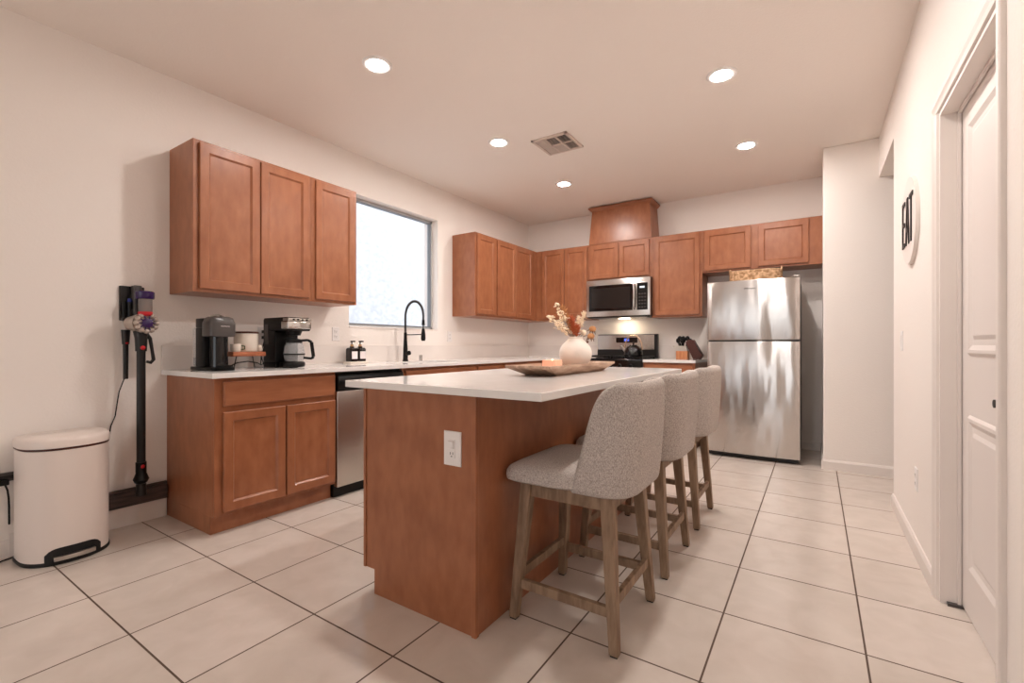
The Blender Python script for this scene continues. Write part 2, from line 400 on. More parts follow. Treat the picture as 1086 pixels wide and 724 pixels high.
for i in range(3):
    for k in range(2):
        ya, yb = (vy0+.024, ym-.006) if k == 0 else (ym+.006, vy1-.024)
        b = MB(); x0, x1 = cx[i]+.006, cx[i+1]-.006
        tilt = -.010 if (i == 2 or (i == 1 and k == 0)) else .012
        nsl = 7
        for q in range(nsl):
            y = ya + (q+.5)*(yb-ya)/nsl
            b.bar((x0, y-tilt*.5, H-.010), (x1, y-tilt*.5, H-.010), .0016, .013, up=(0, .8 if tilt < 0 else -.35, .6 if tilt < 0 else .93))
        b.build('louver', 'vent', v)

# ------------------------------------------------------------------ cabinets
SH = [(.004, 0), (.004, .0025), (0, .003), (0, .016), (.004, .019), (.050, .019), (.060, .0075)]
SLAB = [(.004, 0), (.004, .0025), (0, .003), (0, .014), (.007, .019)]
def fmap(face, plane):
    return {'x': lambda a0, a1, n0, n1, z0, z1: (plane+n0, plane+n1, a0, a1, z0, z1),
            'y': lambda a0, a1, n0, n1, z0, z1: (a0, a1, plane-n1, plane-n0, z0, z1)}[face]
def cabinet(name, face, plane, a0, a1, z0, z1, depth, label, doors=(), drawers=(), toe=0, group=None, cat='cabinet', toe_in=.05, body_top=None):
    """plane = front of the face frame; body runs depth back from it"""
    f = fmap(face, plane)
    c = ((a0+a1)/2, plane) if face == 'y' else (plane, (a0+a1)/2)
    o = thing(name, (c[0], c[1], z0), label, cat, group)
    b = MB(); g = .0006
    b.box(*f(a0+g, a1-g, -depth+g, -.019, z0+toe, body_top or z1))
    if body_top:
        for q0, q1 in ((a0+g, a0+.018), (a1-.018, a1-g)): b.box(*f(q0, q1, -depth+g, -.019, body_top, z1))
    if toe: b.box(*f(a0+g, a1-g, -depth+g, -toe_in, z0, z0+toe))
    b.build('body', 'wood', o, bevel=.0015)
    b = MB()
    b.box(*f(a0+g, a1-g, -.0195, 0, z0+toe, z1))
    b.build('face_frame', 'wood', o, bevel=.0015)
    for d in doors: MB().panel(face, plane, d[0], d[1], d[2], d[3], SH).build('door', 'wood', o)
    for d in drawers: MB().panel(face, plane, d[0], d[1], d[2], d[3], SLAB).build('drawer', 'woodh', o)
    return o
UX, UY = -3.10, 5.30
UD = UX-XL-.001; UDB = YB-UY-.001
zu0, zu1 = 1.392, 2.306
dz0, dz1 = 1.412, 2.288
cabinet('wall_cabinet', 'x', UX, 1.25, 2.022, zu0, zu1, UD, 'brown two-door wall cabinet above the coffee makers, nearest the camera', [(1.281, 1.640, dz0, dz1), (1.647, 1.998, dz0, dz1)])
cabinet('wall_cabinet', 'x', UX, 2.022, 2.422, zu0, zu1, UD, 'narrow one-door brown wall cabinet touching the left side of the window', [(2.052, 2.396, dz0, dz1)])
cabinet('wall_cabinet', 'x', UX, 3.975, 4.36, zu0, zu1, UD, 'narrow one-door brown wall cabinet just right of the window', [(3.998, 4.343, dz0, dz1)])
cabinet('wall_cabinet', 'x', UX, 4.36, 5.30, zu0, zu1, UD, 'two-door brown wall cabinet on the window wall against the room corner', [(4.380, 4.772, dz0, dz1), (4.779, 5.170, dz0, dz1)])
cabinet('wall_cabinet', 'y', UY, XL+.001, -2.352, zu0, zu1, UDB, 'two-door brown wall cabinet left of the microwave, in the corner', [(-3.01, -2.688, dz0, dz1), (-2.681, -2.372, dz0, dz1)])
cabinet('wall_cabinet', 'y', UY, -2.352, -1.575, 1.855, zu1, UDB, 'low two-door brown cabinet directly above the microwave', [(-2.336, -1.967, 1.875, dz1), (-1.960, -1.600, 1.875, dz1)])
cabinet('wall_cabinet', 'y', UY, -1.575, -1.030, 1.385, zu1, UDB, 'tall one-door brown wall cabinet between microwave and fridge', [(-1.541, -1.055, 1.405, dz1)])
cabinet('wall_cabinet', 'y', UY, -1.030, XA-.001, 1.848, zu1, UDB, 'low wide two-door brown cabinet above the refrigerator', [(-1.008, -.560, 1.868, dz1), (-.492, -.060, 1.868, dz1)])
# hood box over the microwave cabinet
hb = thing('hood_cover', (-1.96, UY, zu1), 'tapered brown wooden hood box with crown rim rising to the ceiling', 'range hood')
def frustum(b, x0, x1, y0, y1, z0, X0, X1, Y0, Y1, z1):
    vs = [b.bm.verts.new(p) for p in ((x0, y0, z0), (x1, y0, z0), (x1, y1, z0), (x0, y1, z0), (X0, Y0, z1), (X1, Y0, z1), (X1, Y1, z1), (X0, Y1, z1))]
    for f in ((3, 2, 1, 0), (4, 5, 6, 7), (0, 1, 5, 4), (1, 2, 6, 5), (2, 3, 7, 6), (3, 0, 4, 7)): b.bm.faces.new([vs[i] for i in f])
    return b
frustum(MB(), -2.352, -1.575, UY-.002, YB-.001, zu1+.001, -2.318, -1.606, UY+.02, YB-.001, 2.715).build('body', 'wood', hb, bevel=.002)
b = MB(); frustum(b, -2.322, -1.602, UY+.018, YB-.001, 2.712, -2.352, -1.572, UY-.012, YB-.001, 2.742)
b.box(-2.356, -1.568, UY-.016, YB-.001, 2.742, 2.758)
b.build('crown', 'woodh', hb, bevel=.002)

# base run along the window wall
BX = -2.80; BD = BX-XL-.001
cabinet('base_cabinet', 'x', BX, 1.235, 2.008, 0, .885, BD, 'brown base cabinet with one drawer over two doors, under the coffee makers', [(1.277, 1.641, .125, .690), (1.650, 2.000, .125, .690)], [(1.277, 2.000, .722, .862)], toe=.105, group=None)
cabinet('base_cabinet', 'x', BX, 2.625, 3.60, 0, .885, BD, 'brown sink base cabinet just right of the dishwasher, behind the island', [(2.66, 3.10, .125, .690), (3.11, 3.57, .125, .690)], [(2.665, 3.575, .722, .862)], toe=.105, body_top=.68)
cabinet('base_cabinet', 'x', BX, 3.60, 4.07, 0, .885, BD, 'narrow brown base cabinet with one drawer, second right of the dishwasher', [(3.625, 4.045, .125, .690)], [(3.625, 4.050, .722, .862)], toe=.105)
cabinet('base_cabinet', 'x', BX, 4.07, 4.985, 0, .885, BD, 'brown base cabinet with one drawer nearest the far corner of the window wall', [(4.10, 4.60, .125, .690)], [(4.10, 4.60, .722, .862)], toe=.105)
BY = 4.985
cabinet('base_cabinet', 'y', BY, BX+.0, -2.345, 0, .885, YB-BY-.001, 'brown corner base cabinet left of the stove', [(-2.74, -2.37, .125, .690)], [(-2.74, -2.37, .722, .862)], toe=.105)
cabinet('base_cabinet', 'y', BY, -1.572, -1.035, 0, .885, YB-BY-.001, 'small brown base cabinet between stove and refrigerator', [(-1.545, -1.06, .125, .690)], [(-1.545, -1.06, .722, .862)], toe=.105)
# countertops
CT0, CT1 = .8855, .915
ct = thing('countertop', (-3.1, 1.21, CT0), 'long white quartz countertop with upstand along the window wall, L shaped', 'countertop')
SX0, SX1, SY0, SY1 = -3.24, -2.86, 2.80, 3.52
b = MB(); cf = -2.755
xs = [XL+.001, SX0, SX1, cf]; ys = [1.205, SY0, SY1, 4.955, YB-.001]
V = {}
def gv(x, y, z):
    k = (x, y, z)
    if k not in V: V[k] = b.bm.verts.new(k)
    return V[k]
for z in (CT0, CT1):
    for i in range(3):
        for jx in range(4):
            if i == 1 and jx == 1: continue
            b.bm.faces.new([gv(xs[i], ys[jx], z), gv(xs[i+1], ys[jx], z), gv(xs[i+1], ys[jx+1], z), gv(xs[i], ys[jx+1], z)])
    b.bm.faces.new([gv(cf, 4.955, z), gv(-2.347, 4.955, z), gv(-2.347, YB-.001, z), gv(cf, YB-.001, z)])
def side(p, q): b.bm.faces.new([gv(*p, CT0), gv(*q, CT0), gv(*q, CT1), gv(*p, CT1)])
for a in range(3): side((xs[a], ys[0]), (xs[a+1], ys[0]))
for a in range(3): side((cf, ys[a]), (cf, ys[a+1])); 
side((cf, 4.955), (-2.347, 4.955)); side((-2.347, 4.955), (-2.347, YB-.001)); side((-2.347, YB-.001), (cf, YB-.001))
for a in range(3): side((xs[a], YB-.001), (xs[a+1], YB-.001))
for a in range(4): side((xs[0], ys[a]), (xs[0], ys[a+1]))
side((SX0, SY0), (SX1, SY0)); side((SX0, SY1), (SX1, SY1)); side((SX0, SY0), (SX0, SY1)); side((SX1, SY0), (SX1, SY1))
b.build('slab', 'quartz', ct, bevel=.002)
b = MB(); b.box(XL+.001, XL+.021, 1.205, YB-.001, CT1, 1.068).box(XL+.021, -2.347, YB-.021, YB-.001, CT1, 1.068)
b.build('backsplash', 'splash', ct, bevel=.0015)
ct2 = thing('countertop', (-1.3, 5.3, CT0), 'short white quartz countertop with upstand between stove and refrigerator', 'countertop')
MB().box(-1.570, -1.028, 4.955, YB-.001, CT0, CT1).build('slab', 'quartz', ct2, bevel=.002)
MB().box(-1.570, -1.028, YB-.021, YB-.001, CT1, 1.068).build('backsplash', 'splash', ct2, bevel=.0015)
# sink
b = MB(); fz = .70
b.box(SX0-.012, SX0, SY0-.012, SY1+.012, fz, CT0-.001).box(SX1, SX1+.012, SY0-.012, SY1+.012, fz, CT0-.001)
b.box(SX0, SX1, SY0-.012, SY0, fz, CT0-.001).box(SX0, SX1, SY1, SY1+.012, fz, CT0-.001).box(SX0-.012, SX1+.012, SY0-.012, SY1+.012, fz-.012, fz)
sk = thing('sink', (-3.05, 3.16, fz), 'steel undermount sink set in the countertop below the window', 'sink')
b.build('basin', 'steelp', sk, bevel=.002)
MB().lathe([(0, .001), (.05, .001), (.045, .006), (0, .004)], (-3.05, 3.16, fz)).build('drain', 'chrome', sk, smooth=True)

# dishwasher
dw = thing('dishwasher', (BX, 2.316, 0), 'built-in stainless dishwasher with black top strip, between base cabinets', 'dishwasher')
y0, y1 = 2.012, 2.621
MB().box(XL+.03, BX-.022, y0, y1, .10, .884).build('tub', 'greyside', dw)
MB().box(BX-.02, BX+.018, y0+.002, y1-.002, .078, .748).build('door', 'steel2', dw, bevel=.004, seg=3)
b = MB().prism([(BX-.02, .752), (BX+.012, .752), (BX+.032, .772), (BX+.032, .846), (BX+.008, .872), (BX-.02, .872)], 'y', y0+.002, y1-.002)
b.build('control_panel', 'black', dw, bevel=.004, seg=3)
MB().box(BX-.075, BX-.025, y0+.002, y1-.002, .001, .098).build('toe_kick', 'black', dw)
MB().prism([(BX+.031, .79), (BX+.036, .795), (BX+.036, .82), (BX+.031, .828)], 'y', y0+.18, y1-.18).build('handle_recess', 'blackg', dw)

# ------------------------------------------------------------------ island
IX0, IX1, IY0, IY1 = -1.652, -1.04, 1.335, 3.12
isl = thing('kitchen_island', ((IX0+IX1)/2, (IY0+IY1)/2, 0), 'brown wooden kitchen island cabinet in the middle of the tiled floor', 'kitchen island')
b = MB().box(IX0+.02, IX1-.02, IY0+.018, IY1-.018, .105, .884).box(IX0+.09, IX1-.02, IY0+.018, IY1-.018, 0, .105)
b.build('body', 'wood', isl)
for y0_, y1_ in ((IY0, IY0+.0175), (IY1-.0175, IY1)):
    MB().prism([(IX0, .884), (IX1-.001, .884), (IX1-.001, 0), (IX0+.062, 0), (IX0+.062, .105), (IX0, .105)], 'y', y0_, y1_).build('end_panel', 'wood', isl, bevel=.0012)
MB().box(IX1-.0195, IX1, IY0+.0178, IY1-.0178, 0, .884).build('back_panel', 'wood', isl, bevel=.001)
MB().box(IX1-.014, IX1+.006, IY0-.006, IY0+.014, 0, .884).build('corner_trim', 'wood', isl, bevel=.0015)
MB().box(IX0-.003, IX0+.012, IY0-.005, IY0-.0001, .105, .884).build('corner_trim', 'wood', isl, bevel=.001)
for k in range(3):
    a0 = IY0+.03+k*.585
    # doors on the side that faces the sink (looks to -X)
    MB().panel('X', IX0+.0195, a0, a0+.56, .125, .690, SH).build('door', 'wood', isl)
    MB().panel('X', IX0+.0195, a0, a0+.56, .722, .862, SLAB).build('drawer', 'woodh', isl)
tag(MB().box(-1.742, -.742, 1.300, 3.165, CT0, CT1).build('island_countertop', 'quartz', bevel=.003), 'large white quartz slab on top of the brown island', 'countertop')
def outlet(face, plane, a, z, label, wpl=.072, hpl=.116, kind='duplex', both=False):
    f = {'x': (plane, a, z), 'y': (a, plane, z), 'X': (plane, a, z)}[face]
    o = thing('wall_outlet' if kind != 'switch' else 'light_switch', f, label, 'outlet' if kind != 'switch' else 'light switch')
    MB().panel(face, plane, a-wpl/2, a+wpl/2, z-hpl/2, z+hpl/2, [(0, 0.0003), (0, .003), (.003, .0055)]).build('cover_plate', 'white', o)
    if kind == 'switch':
        MB().panel(face, plane, a-.017, a+.017, z-.034, z+.034, [(0, .005), (0, .008), (.002, .0095)]).build('rocker', 'white', o)
    elif kind == 'gfci':
        MB().panel(face, plane, a-.017, a+.017, z-.034, z+.034, [(0, .005), (0, .0075), (.002, .008)]).build('socket', 'white', o)
        s_ = MB()
        for q in (-.006, .006): s_.panel(face, plane, a+q-.0012, a+q+.0012, z-.022, z-.013, [(0, .0078), (0, .0086)])
        s_.panel(face, plane, a-.002, a+.002, z-.031, z-.026, [(0, .0078), (0, .0086)])
        s_.build('slots', 'charcoal', o)
        s_ = MB().panel(face, plane, a-.013, a+.013, z+.0, z+.030, [(0, .007), (0, .014), (.003, .017)]); s_.build('night_light', 'white', o)
    else:
        for dz in (-.021, .021):
            MB().panel(face, plane, a-.0165, a+.0165, z+dz-.014, z+dz+.014, [(0, .005), (0, .007), (.003, .008)]).build('socket', 'white', o)
            s_ = MB()
            for q in (-.006, .006): s_.panel(face, plane, a+q-.0012, a+q+.0012, z+dz-.002, z+dz+.007, [(0, .0077), (0, .0084)])
            s_.panel(face, plane, a-.002, a+.002, z+dz-.009, z+dz-.005, [(0, .0077), (0, .0084)])
            s_.build('slots', 'greypl', o)
    return o
outlet('y', IY0, -1.147, .680, 'white outlet plate with plug-in cover on the near end of the island', .084, .130, 'gfci')
outlet('x', XL, 2.463, 1.165, 'white double outlet plate on the wall left of the soap bottles')
outlet('x', XL, 3.93, 1.165, 'white double outlet plate on the wall right of the sink window')
oc = outlet('x', XL, 1.842, 1.148, 'white outlet plate behind the drip coffee maker with two black plugs')
outlet('X', XR, 3.585, 1.095, 'white rocker switch on the right wall below the round sign', kind='switch')
outlet('X', XR, 3.11, .385, 'white outlet plate low on the right wall near the white door')

# ------------------------------------------------------------------ bar stools
def make_stool(ox, oy):
    o = thing('bar_stool', (ox, oy, 0), '', 'bar stool', 'upholstered bar stools along the island')
    def W(x, y, z): return (ox+x, oy+y, z)
    # seat cushion
    b = MB(); n = 14; mrows = 14; top = []; bot = []
    def outline(a, inset=0, shift=0):
        ex = 9
        c_, s_ = cos(a), sin(a)
        rx, ry = .236-inset, .238-inset
        x = math.copysign(abs(c_)**(2/ex), c_)*rx; y = math.copysign(abs(s_)**(2/ex), s_)*ry
        return x+shift, y
    NA = 40; rings = []
    for inset, z, in ((.05, .540), (.012, .541), (0, .550), (-.003, .570), (0, .592), (.010, .609), (.03, .620), (.08, .628), (.16, .632)):
        ring = []
        for k in range(NA):
            x, y = outline(2*pi*k/NA, inset)
            zz = z
            if z > .53:    # waterfall front, gentle dish
                fr = max(0, (-x-.12)/.15); zz = z - .008*(z-.54)/.09 - .020*fr*fr*(z-.53)/.10
            ring.append(b.bm.verts.new(W(x-.013, y*(1-.24*max(0, x+.03)/.26), zz)))
        rings.append(ring)
    for A, B in zip(rings, rings[1:]):
        for k in range(NA): b.bm.faces.new((A[k], A[(k+1) % NA], B[(k+1) % NA], B[k]))
    b.bm.faces.new(rings[0][::-1]); b.bm.faces.new(rings[-1])
    b.build('seat', 'weave', o, smooth=True)
    # wrap-around back shell: U in plan, sides cut back towards the top
    b = MB(); NC, NR = 44, 20; hw, xb, cr = .229, .270, .115
    def U(s):       # arc-length param s in [-1,1] on full U that starts at x=-.02
        straight = xb-cr+.02; arc = cr*pi/2; back = 2*(hw-cr); tot = 2*straight+2*arc+back
        d = abs(s)*tot/2; sg = 1 if s > 0 else -1
        if d < back/2: p, nrm = (xb, d*sg), (1, 0)
        elif d < back/2+arc:
            a = (d-back/2)/cr; p, nrm = (xb-cr+cr*cos(a), sg*(hw-cr+cr*sin(a))), (cos(a), sg*sin(a))
        else:
            q = d-back/2-arc; p, nrm = (xb-cr-q, sg*hw), (0, sg)
        return p, nrm, tot
    outer, inner = [], []
    for r in range(NR+1):
        t = r/NR; z = .530 + t*(.941-.530)
        e = .02 + .0*t
        xf = .050 + .080*t + .085*(1-(1-t**6)**.5)
        # half length such that the U ends at x = xf
        _, _, tot = U(0); straight = xb-cr+.02; arc = cr*pi/2; back = 2*(hw-cr)
        if xf < xb-cr: half = back/2+arc+(xb-cr-xf)
        else:
            a = math.acos(min(1, (xf-(xb-cr))/cr)); half = back/2+cr*a
        smax = half/(tot/2)
        ro, ri = [], []
        for c in range(NC+1):
            s_ = -smax + 2*smax*c/NC
            p, nn, _ = U(s_)
            th = .052*(1-.25*t); edge = min(c, NC-c)/2.0; th *= min(1, .70+.30*min(1, edge)); th *= 1 if r < NR else .45
            lean = -.016 + .024*t + (.006*sin(pi*t))
            flare = 1+.0*t
            inn = th*.0; k_ = (1-(.0 if r < NR else 0))
            off = .009 if (0 < c < NC and 0 < r < NR) else -.002
            ro.append(b.bm.verts.new(W(p[0]+nn[0]*off+lean, (p[1]+nn[1]*off)*flare*(1-.06*(1-t)), z)))
            ri.append(b.bm.verts.new(W(p[0]-nn[0]*th+lean, (p[1]-nn[1]*th)*flare*(1-.06*(1-t)), z)))
        outer.append(ro); inner.append(ri)
    def q(a, b_, c, d): b.bm.faces.new((a, b_, c, d))
    for r in range(NR):
        for c in range(NC):
            q(outer[r][c], outer[r][c+1], outer[r+1][c+1], outer[r+1][c]); q(inner[r][c+1], inner[r][c], inner[r+1][c], inner[r+1][c+1])
        q(outer[r][0], outer[r+1][0], inner[r+1][0], inner[r][0]); q(outer[r][NC], inner[r][NC], inner[r+1][NC], outer[r+1][NC])
    for c in range(NC):
        q(outer[0][c+1], outer[0][c], inner[0][c], inner[0][c+1]); q(outer[NR][c], outer[NR][c+1], inner[NR][c+1], inner[NR][c])
    b.build('backrest', 'weave', o, sub=1)
    # frame
    b = MB(); z0, z1 = .480, .5385
    for sy in (-1, 1): b.box(ox-.165, ox+.165, oy+sy*.168-.012, oy+sy*.168+.012, z0, z1)
    for sx in (-1, 1): b.box(ox+sx*.168-.012, ox+sx*.168+.012, oy-.165, oy+.165, z0, z1)
    b.build('apron', 'legwood', o, bevel=.002)
    MB().lathe([(.09, .515), (.10, .520), (.10, .5395), (0, .5395)], W(0, 0, 0)).build('swivel_plate', 'rubber', o)
    legs = {}
    for sx in (-1, 1):
        for sy in (-1, 1):
            p, q_ = (sx*.165, sy*.165, .536), (sx*.206, sy*.206, .006); legs[(sx, sy)] = (Vector(p), Vector(q_))
            lg = MB().zleg(W(*q_), W(*p), .033, .048).build('leg', 'legwood', o, bevel=.003)
            MB().box(ox+q_[0]-.013, ox+q_[0]+.013, oy+q_[1]-.013, oy+q_[1]+.013, .0005, .008).build('foot_pad', 'rubber', lg)
    def on(k, z):
        p, q_ = legs[k]; t = (z-q_.z)/(p.z-q_.z); return q_+(p-q_)*t
    for ka, kb, z in (((-1, -1), (1, -1), .140), ((-1, 1), (1, 1), .140), ((-1, -1), (-1, 1), .170), ((1, -1), (1, 1), .170)):
        A, B = on(ka, z), on(kb, z); A = W(*A); B = W(*B)
        MB().bar(A, B, .020, .036).build('stretcher', 'legwood', o, bevel=.002)
    return o
st = make_stool(-.785, 1.728)
st['label'] = 'grey linen bar stool nearest the camera, at the near end of the island'
for y, rz, l in ((2.362, 0, 'grey linen bar stool in the middle of the row of three'), (3.035, 0, 'grey linen bar stool farthest from the camera, closest to the fridge')):
    c = copy_tree(st); c.location = (-.785, y, 0); c.rotation_euler.z = rz; c['label'] = l
st.location = (-.785, 1.728, 0)

# ------------------------------------------------------------------ refrigerator
fr = thing('refrigerator', (-.505, 5.15, 0), 'tall stainless steel top-freezer refrigerator under the low wall cabinet', 'refrigerator')
fx0, fx1, fy = -.890, -.118, 4.815
MB().box(fx0+.006, fx1-.006, fy+.075, 5.54, .03, 1.668).build('cabinet_body', 'greyside', fr, bevel=.004)
def fdoor(z0, z1, name):
    b = MB(); n = 16; A = []; B = []
    for z in (z0, z1):
        row = []
        for k in range(n+1):
            t = k/n; x = fx0+(fx1-fx0)*t; y = fy + .012*(2*t-1)**2
            row.append(b.bm.verts.new((x, y, z)))
        bk = [b.bm.verts.new((fx1, fy+.068, z)), b.bm.verts.new((fx0, fy+.068, z))]
        A.append(row+bk)
    n2 = len(A[0])
    for k in range(n2): b.bm.faces.new((A[0][k], A[0][(k+1) % n2], A[1][(k+1) % n2], A[1][k]))
    b.bm.faces.new(A[0][::-1]); b.bm.faces.new(A[1])
    return b.build(name, 'steel', fr, bevel=.006, seg=3)
fz = fdoor(1.118, 1.680, 'freezer_door')
fdoor(.045, 1.106, 'fridge_door')
MB().box(fx0+.01, fx1-.01, fy+.03, fy+.075, .012, .044).build('kick_grille', 'charcoal', fr, bevel=.003)
MB().box(fx0+.01, fx1-.01, fy+.02, fy+.075, 1.1065, 1.1175).build('door_gap', 'black', fr)
b = MB().box(fx1-.13, fx1-.04, fy+.001, fy+.06, 1.1075, 1.1165).box(fx1-.05, fx1-.01, fy+.005, fy+.06, 1.1068, 1.1172); b.build('middle_hinge', 'greypl', fr)
MB().box(fx1-.055, fx1-.004, fy+.01, fy+.11, 1.681, 1.700).build('hinge_cover', 'steelp', fr, bevel=.004)
for x in (fx0+.05, fx1-.05):
    MB().lathe([(.018, .0005), (.018, .03), (0, .03)], (x, fy+.09, 0)).build('foot', 'greypl', fr)
# small word mark
def text_mesh(txt, name, size, mat, parent, loc, rot, extrude=.0005, sx=1.0, world=True):
    cu = bpy.data.curves.new(name, 'FONT'); cu.body = txt; cu.size = size; cu.extrude = extrude; cu.align_x = 'CENTER'; cu.align_y = 'CENTER'
    t = bpy.data.objects.new(name+'_tmp', cu); COL.objects.link(t)
    dg = bpy.context.evaluated_depsgraph_get(); me = bpy.data.meshes.new_from_object(t.evaluated_get(dg))
    bpy.data.objects.remove(t)
    R = Matrix.Translation(Vector(loc) - ORG.get(parent.name, Vector((0, 0, 0)))) @ rot.to_4x4() @ Matrix.Diagonal((sx, 1, 1, 1))
    me.transform(R); me.materials.clear(); me.materials.append(M[mat])
    ob = bpy.data.objects.new(name, me); COL.objects.link(ob); ob.parent = parent; ORG[ob.name] = ORG.get(parent.name, Vector((0, 0, 0)))
    return ob
RY = Matrix.Rotation(pi/2, 3, 'X')          # text facing -Y
RX = Matrix.Rotation(pi/2, 3, 'Z') @ RY     # text facing +X
RXN = Matrix.Rotation(-pi/2, 3, 'Z') @ RY   # text facing -X
text_mesh('Whirlpool', 'word_mark', .020, 'charcoal', fz, (-.520, fy-.0005, 1.60), RY, sx=1.15)

# basket on the fridge
bk = thing('basket', (-.495, 5.06, 1.701), 'long woven seagrass basket on top of the refrigerator', 'basket')
def rr(a, rx, ry, ex=4):
    c_, s_ = cos(a), sin(a); return math.copysign(abs(c_)**(2/ex), c_)*rx, math.copysign(abs(s_)**(2/ex), s_)*ry
b = MB(); N = 60; rows = []
NRW = 22
for r in range(NRW+1):
    z = 1.682+.108*r/NRW; bul = .006*abs(sin(r*pi/2.0)); row = []
    for k in range(N):
        a = 2*pi*k/N; x, y = rr(a, .222+bul+.004*(k % 2)*(1 if (r//2) % 2 else -1)*.8, .122+bul)
        row.append(b.bm.verts.new((-.495+x, 5.06+y, z)))
    rows.append(row)
for r in range(NRW+1):
    if r == 0: continue
    for k in range(N): b.bm.faces.new((rows[r-1][k], rows[r-1][(k+1) % N], rows[r][(k+1) % N], rows[r][k]))
b.bm.faces.new(rows[0][::-1])
irow = []
for zz in (1.79, 1.69):
    rw = []
    for k in range(N):
        x, y = rr(2*pi*k/N, .208, .108); rw.append(b.bm.verts.new((-.495+x, 5.06+y, zz)))
    irow.append(rw)
for k in range(N):
    b.bm.faces.new((rows[-1][k], rows[-1][(k+1) % N], irow[0][(k+1) % N], irow[0][k])); b.bm.faces.new((irow[0][k], irow[0][(k+1) % N], irow[1][(k+1) % N], irow[1][k]))
b.bm.faces.new(irow[1])
b.build('body', 'basket', bk, smooth=True)
for s in (-1, 1):
    MB().tube([(-.495+s*.222, 5.06+.05*cos(a), 1.785+.030*sin(a)) for a in [pi*k/10 for k in range(11)]], .006).build('handle', 'basket', bk, smooth=True)
bk.location.z = 1.6815; ORG[bk.name] = Vector(bk.location)
for c in bk.children:
    for v_ in c.data.vertices: v_.co.z += 1.701-1.6815

# ------------------------------------------------------------------ microwave and range
mw = thing('microwave', (-1.96, 5.24, 1.40), 'stainless over-the-range microwave with dark glass door', 'microwave')
mx0, mx1, my = -2.348, -1.565, 5.215
MB().box(mx0+.002, mx1-.002, my+.035, YB-.002, 1.402, 1.852).build('body', 'charcoal', mw, bevel=.003)
MB().box(mx0, mx1, my, my+.034, 1.412, 1.850).build('front_frame', 'steel2', mw, bevel=.004, seg=3)
MB().panel('y', my, mx0+.035, mx1-.205, 1.475, 1.785, [(0, -.001), (0, .001), (.003, .003)]).build('door_glass', 'blackg', mw)
MB().panel('y', my, mx0+.06, mx1-.235, 1.51, 1.75, [(0, .002), (0, .0034), (.002, .0038)]).build('window_mesh', 'darkwin', mw)
MB().panel('y', my, mx1-.155, mx1-.03, 1.475, 1.785, [(0, -.001), (0, .001), (.003, .003)]).build('control_panel', 'blackg', mw)
MB().panel('y', my, mx1-.120, mx1-.065, 1.725, 1.745, [(0, .002), (0, .004)]).build('display', 'led', mw)
b = MB()
for r in range(5):
    for c in range(3): b.panel('y', my, mx1-.133+c*.032, mx1-.113+c*.032, 1.50+r*.038, 1.512+r*.038, [(0, .0025), (0, .0036)])
b.build('buttons', 'greypl', mw)
MB().tube([(mx1-.178, my-.002, 1.49), (mx1-.178, my-.034, 1.515), (mx1-.178, my-.042, 1.63), (mx1-.178, my-.034, 1.745), (mx1-.178, my-.002, 1.77)], .014, 12).build('handle', 'chrome', mw, smooth=True)
MB().box(mx0+.05, mx1-.05, my+.04, my+.28, 1.396, 1.4015).build('vent_panel', 'greypl', mw)
MB().box(-2.02, -1.90, my+.24, my+.28, 1.3925, 1.3955).build('cooktop_lamp', plain('cooktop_lamp_glow', (255, 240, 215), .5, emit=(1, .8, .58), es=70), mw)

rg = thing('stove', (-1.96, 5.28, 0), 'stainless and black gas range below the microwave', 'stove')
rx0, rx1, ry = -2.338, -1.580, 4.985
MB().box(rx0, rx1, ry, 5.595, .09, .895).build('body', 'charcoal', rg, bevel=.003)
MB().box(rx0+.01, rx1-.01, ry+.03, 5.58, .001, .09).build('plinth', 'black', rg)
MB().box(rx0+.003, rx1-.003, ry-.028, ry, .26, .78).build('oven_door', 'steel2', rg, bevel=.006, seg=3)
MB().panel('y', ry-.028, rx0+.12, rx1-.12, .36, .64, [(0, -.001), (0, .002), (.003, .003)]).build('oven_window', 'blackg', rg)
MB().tube([(rx0+.06, ry-.03, .735), (rx0+.06, ry-.072, .735), (rx0+.09, ry-.078, .735), (rx1-.09, ry-.078, .735), (rx1-.06, ry-.072, .735), (rx1-.06, ry-.03, .735)], .012, 12).build('oven_handle', 'steelp', rg, smooth=True)
MB().box(rx0+.003, rx1-.003, ry-.024, ry, .10, .25).build('storage_drawer', 'steel2', rg, bevel=.005, seg=3)
MB().prism([(ry, .79), (ry-.030, .79), (ry-.012, .895), (ry, .895)], 'x', rx0+.001, rx1-.001).build('front_panel', 'blackg', rg, bevel=.002)
for k in range(5):
    x = rx0+.12+k*(rx1-rx0-.24)/4
    MB().lathe([(.021, 0), (.021, -.012), (.017, -.030), (0, -.030)], (x, ry-.021, .842), axis='y').build('knob', 'black', rg, smooth=True)
MB().box(rx0-.002, rx1+.002, ry-.010, 5.52, .896, .914).build('cooktop', 'blackg', rg, bevel=.004, seg=3)
for s in (-1, 1):
    b = MB(); cx = -1.96+s*.185; hw = .17
    for x in (cx-hw, cx, cx+hw): b.box(x-.006, x+.006, 5.02, 5.49, .934, .946)
    for y in (5.02, 5.14, 5.255, 5.37, 5.49): b.box(cx-hw-.006, cx+hw+.006, y-.006, y+.006, .933, .945)
    for x in (cx-hw, cx+hw):
        for y in (5.02, 5.49): b.box(x-.007, x+.007, y-.007, y+.007, .9142, .94)
    b.build('grate', 'black', rg, bevel=.0015)
    for y in (5.14, 5.37):
        MB().lathe([(.048, .9142), (.045, .924), (.030, .928), (0, .928)], (cx, y, 0)).build('burner', 'charcoal', rg, smooth=True)
bgp = thing('x', (0, 0, 0), '', ''); bpy.data.objects.remove(bgp)
b = MB().prism([(5.535, .916), (5.600, .916), (5.600, 1.205), (5.560, 1.205), (5.548, 1.195)], 'x', rx0, rx1); b.build('backguard', 'charcoal', rg, bevel=.003)
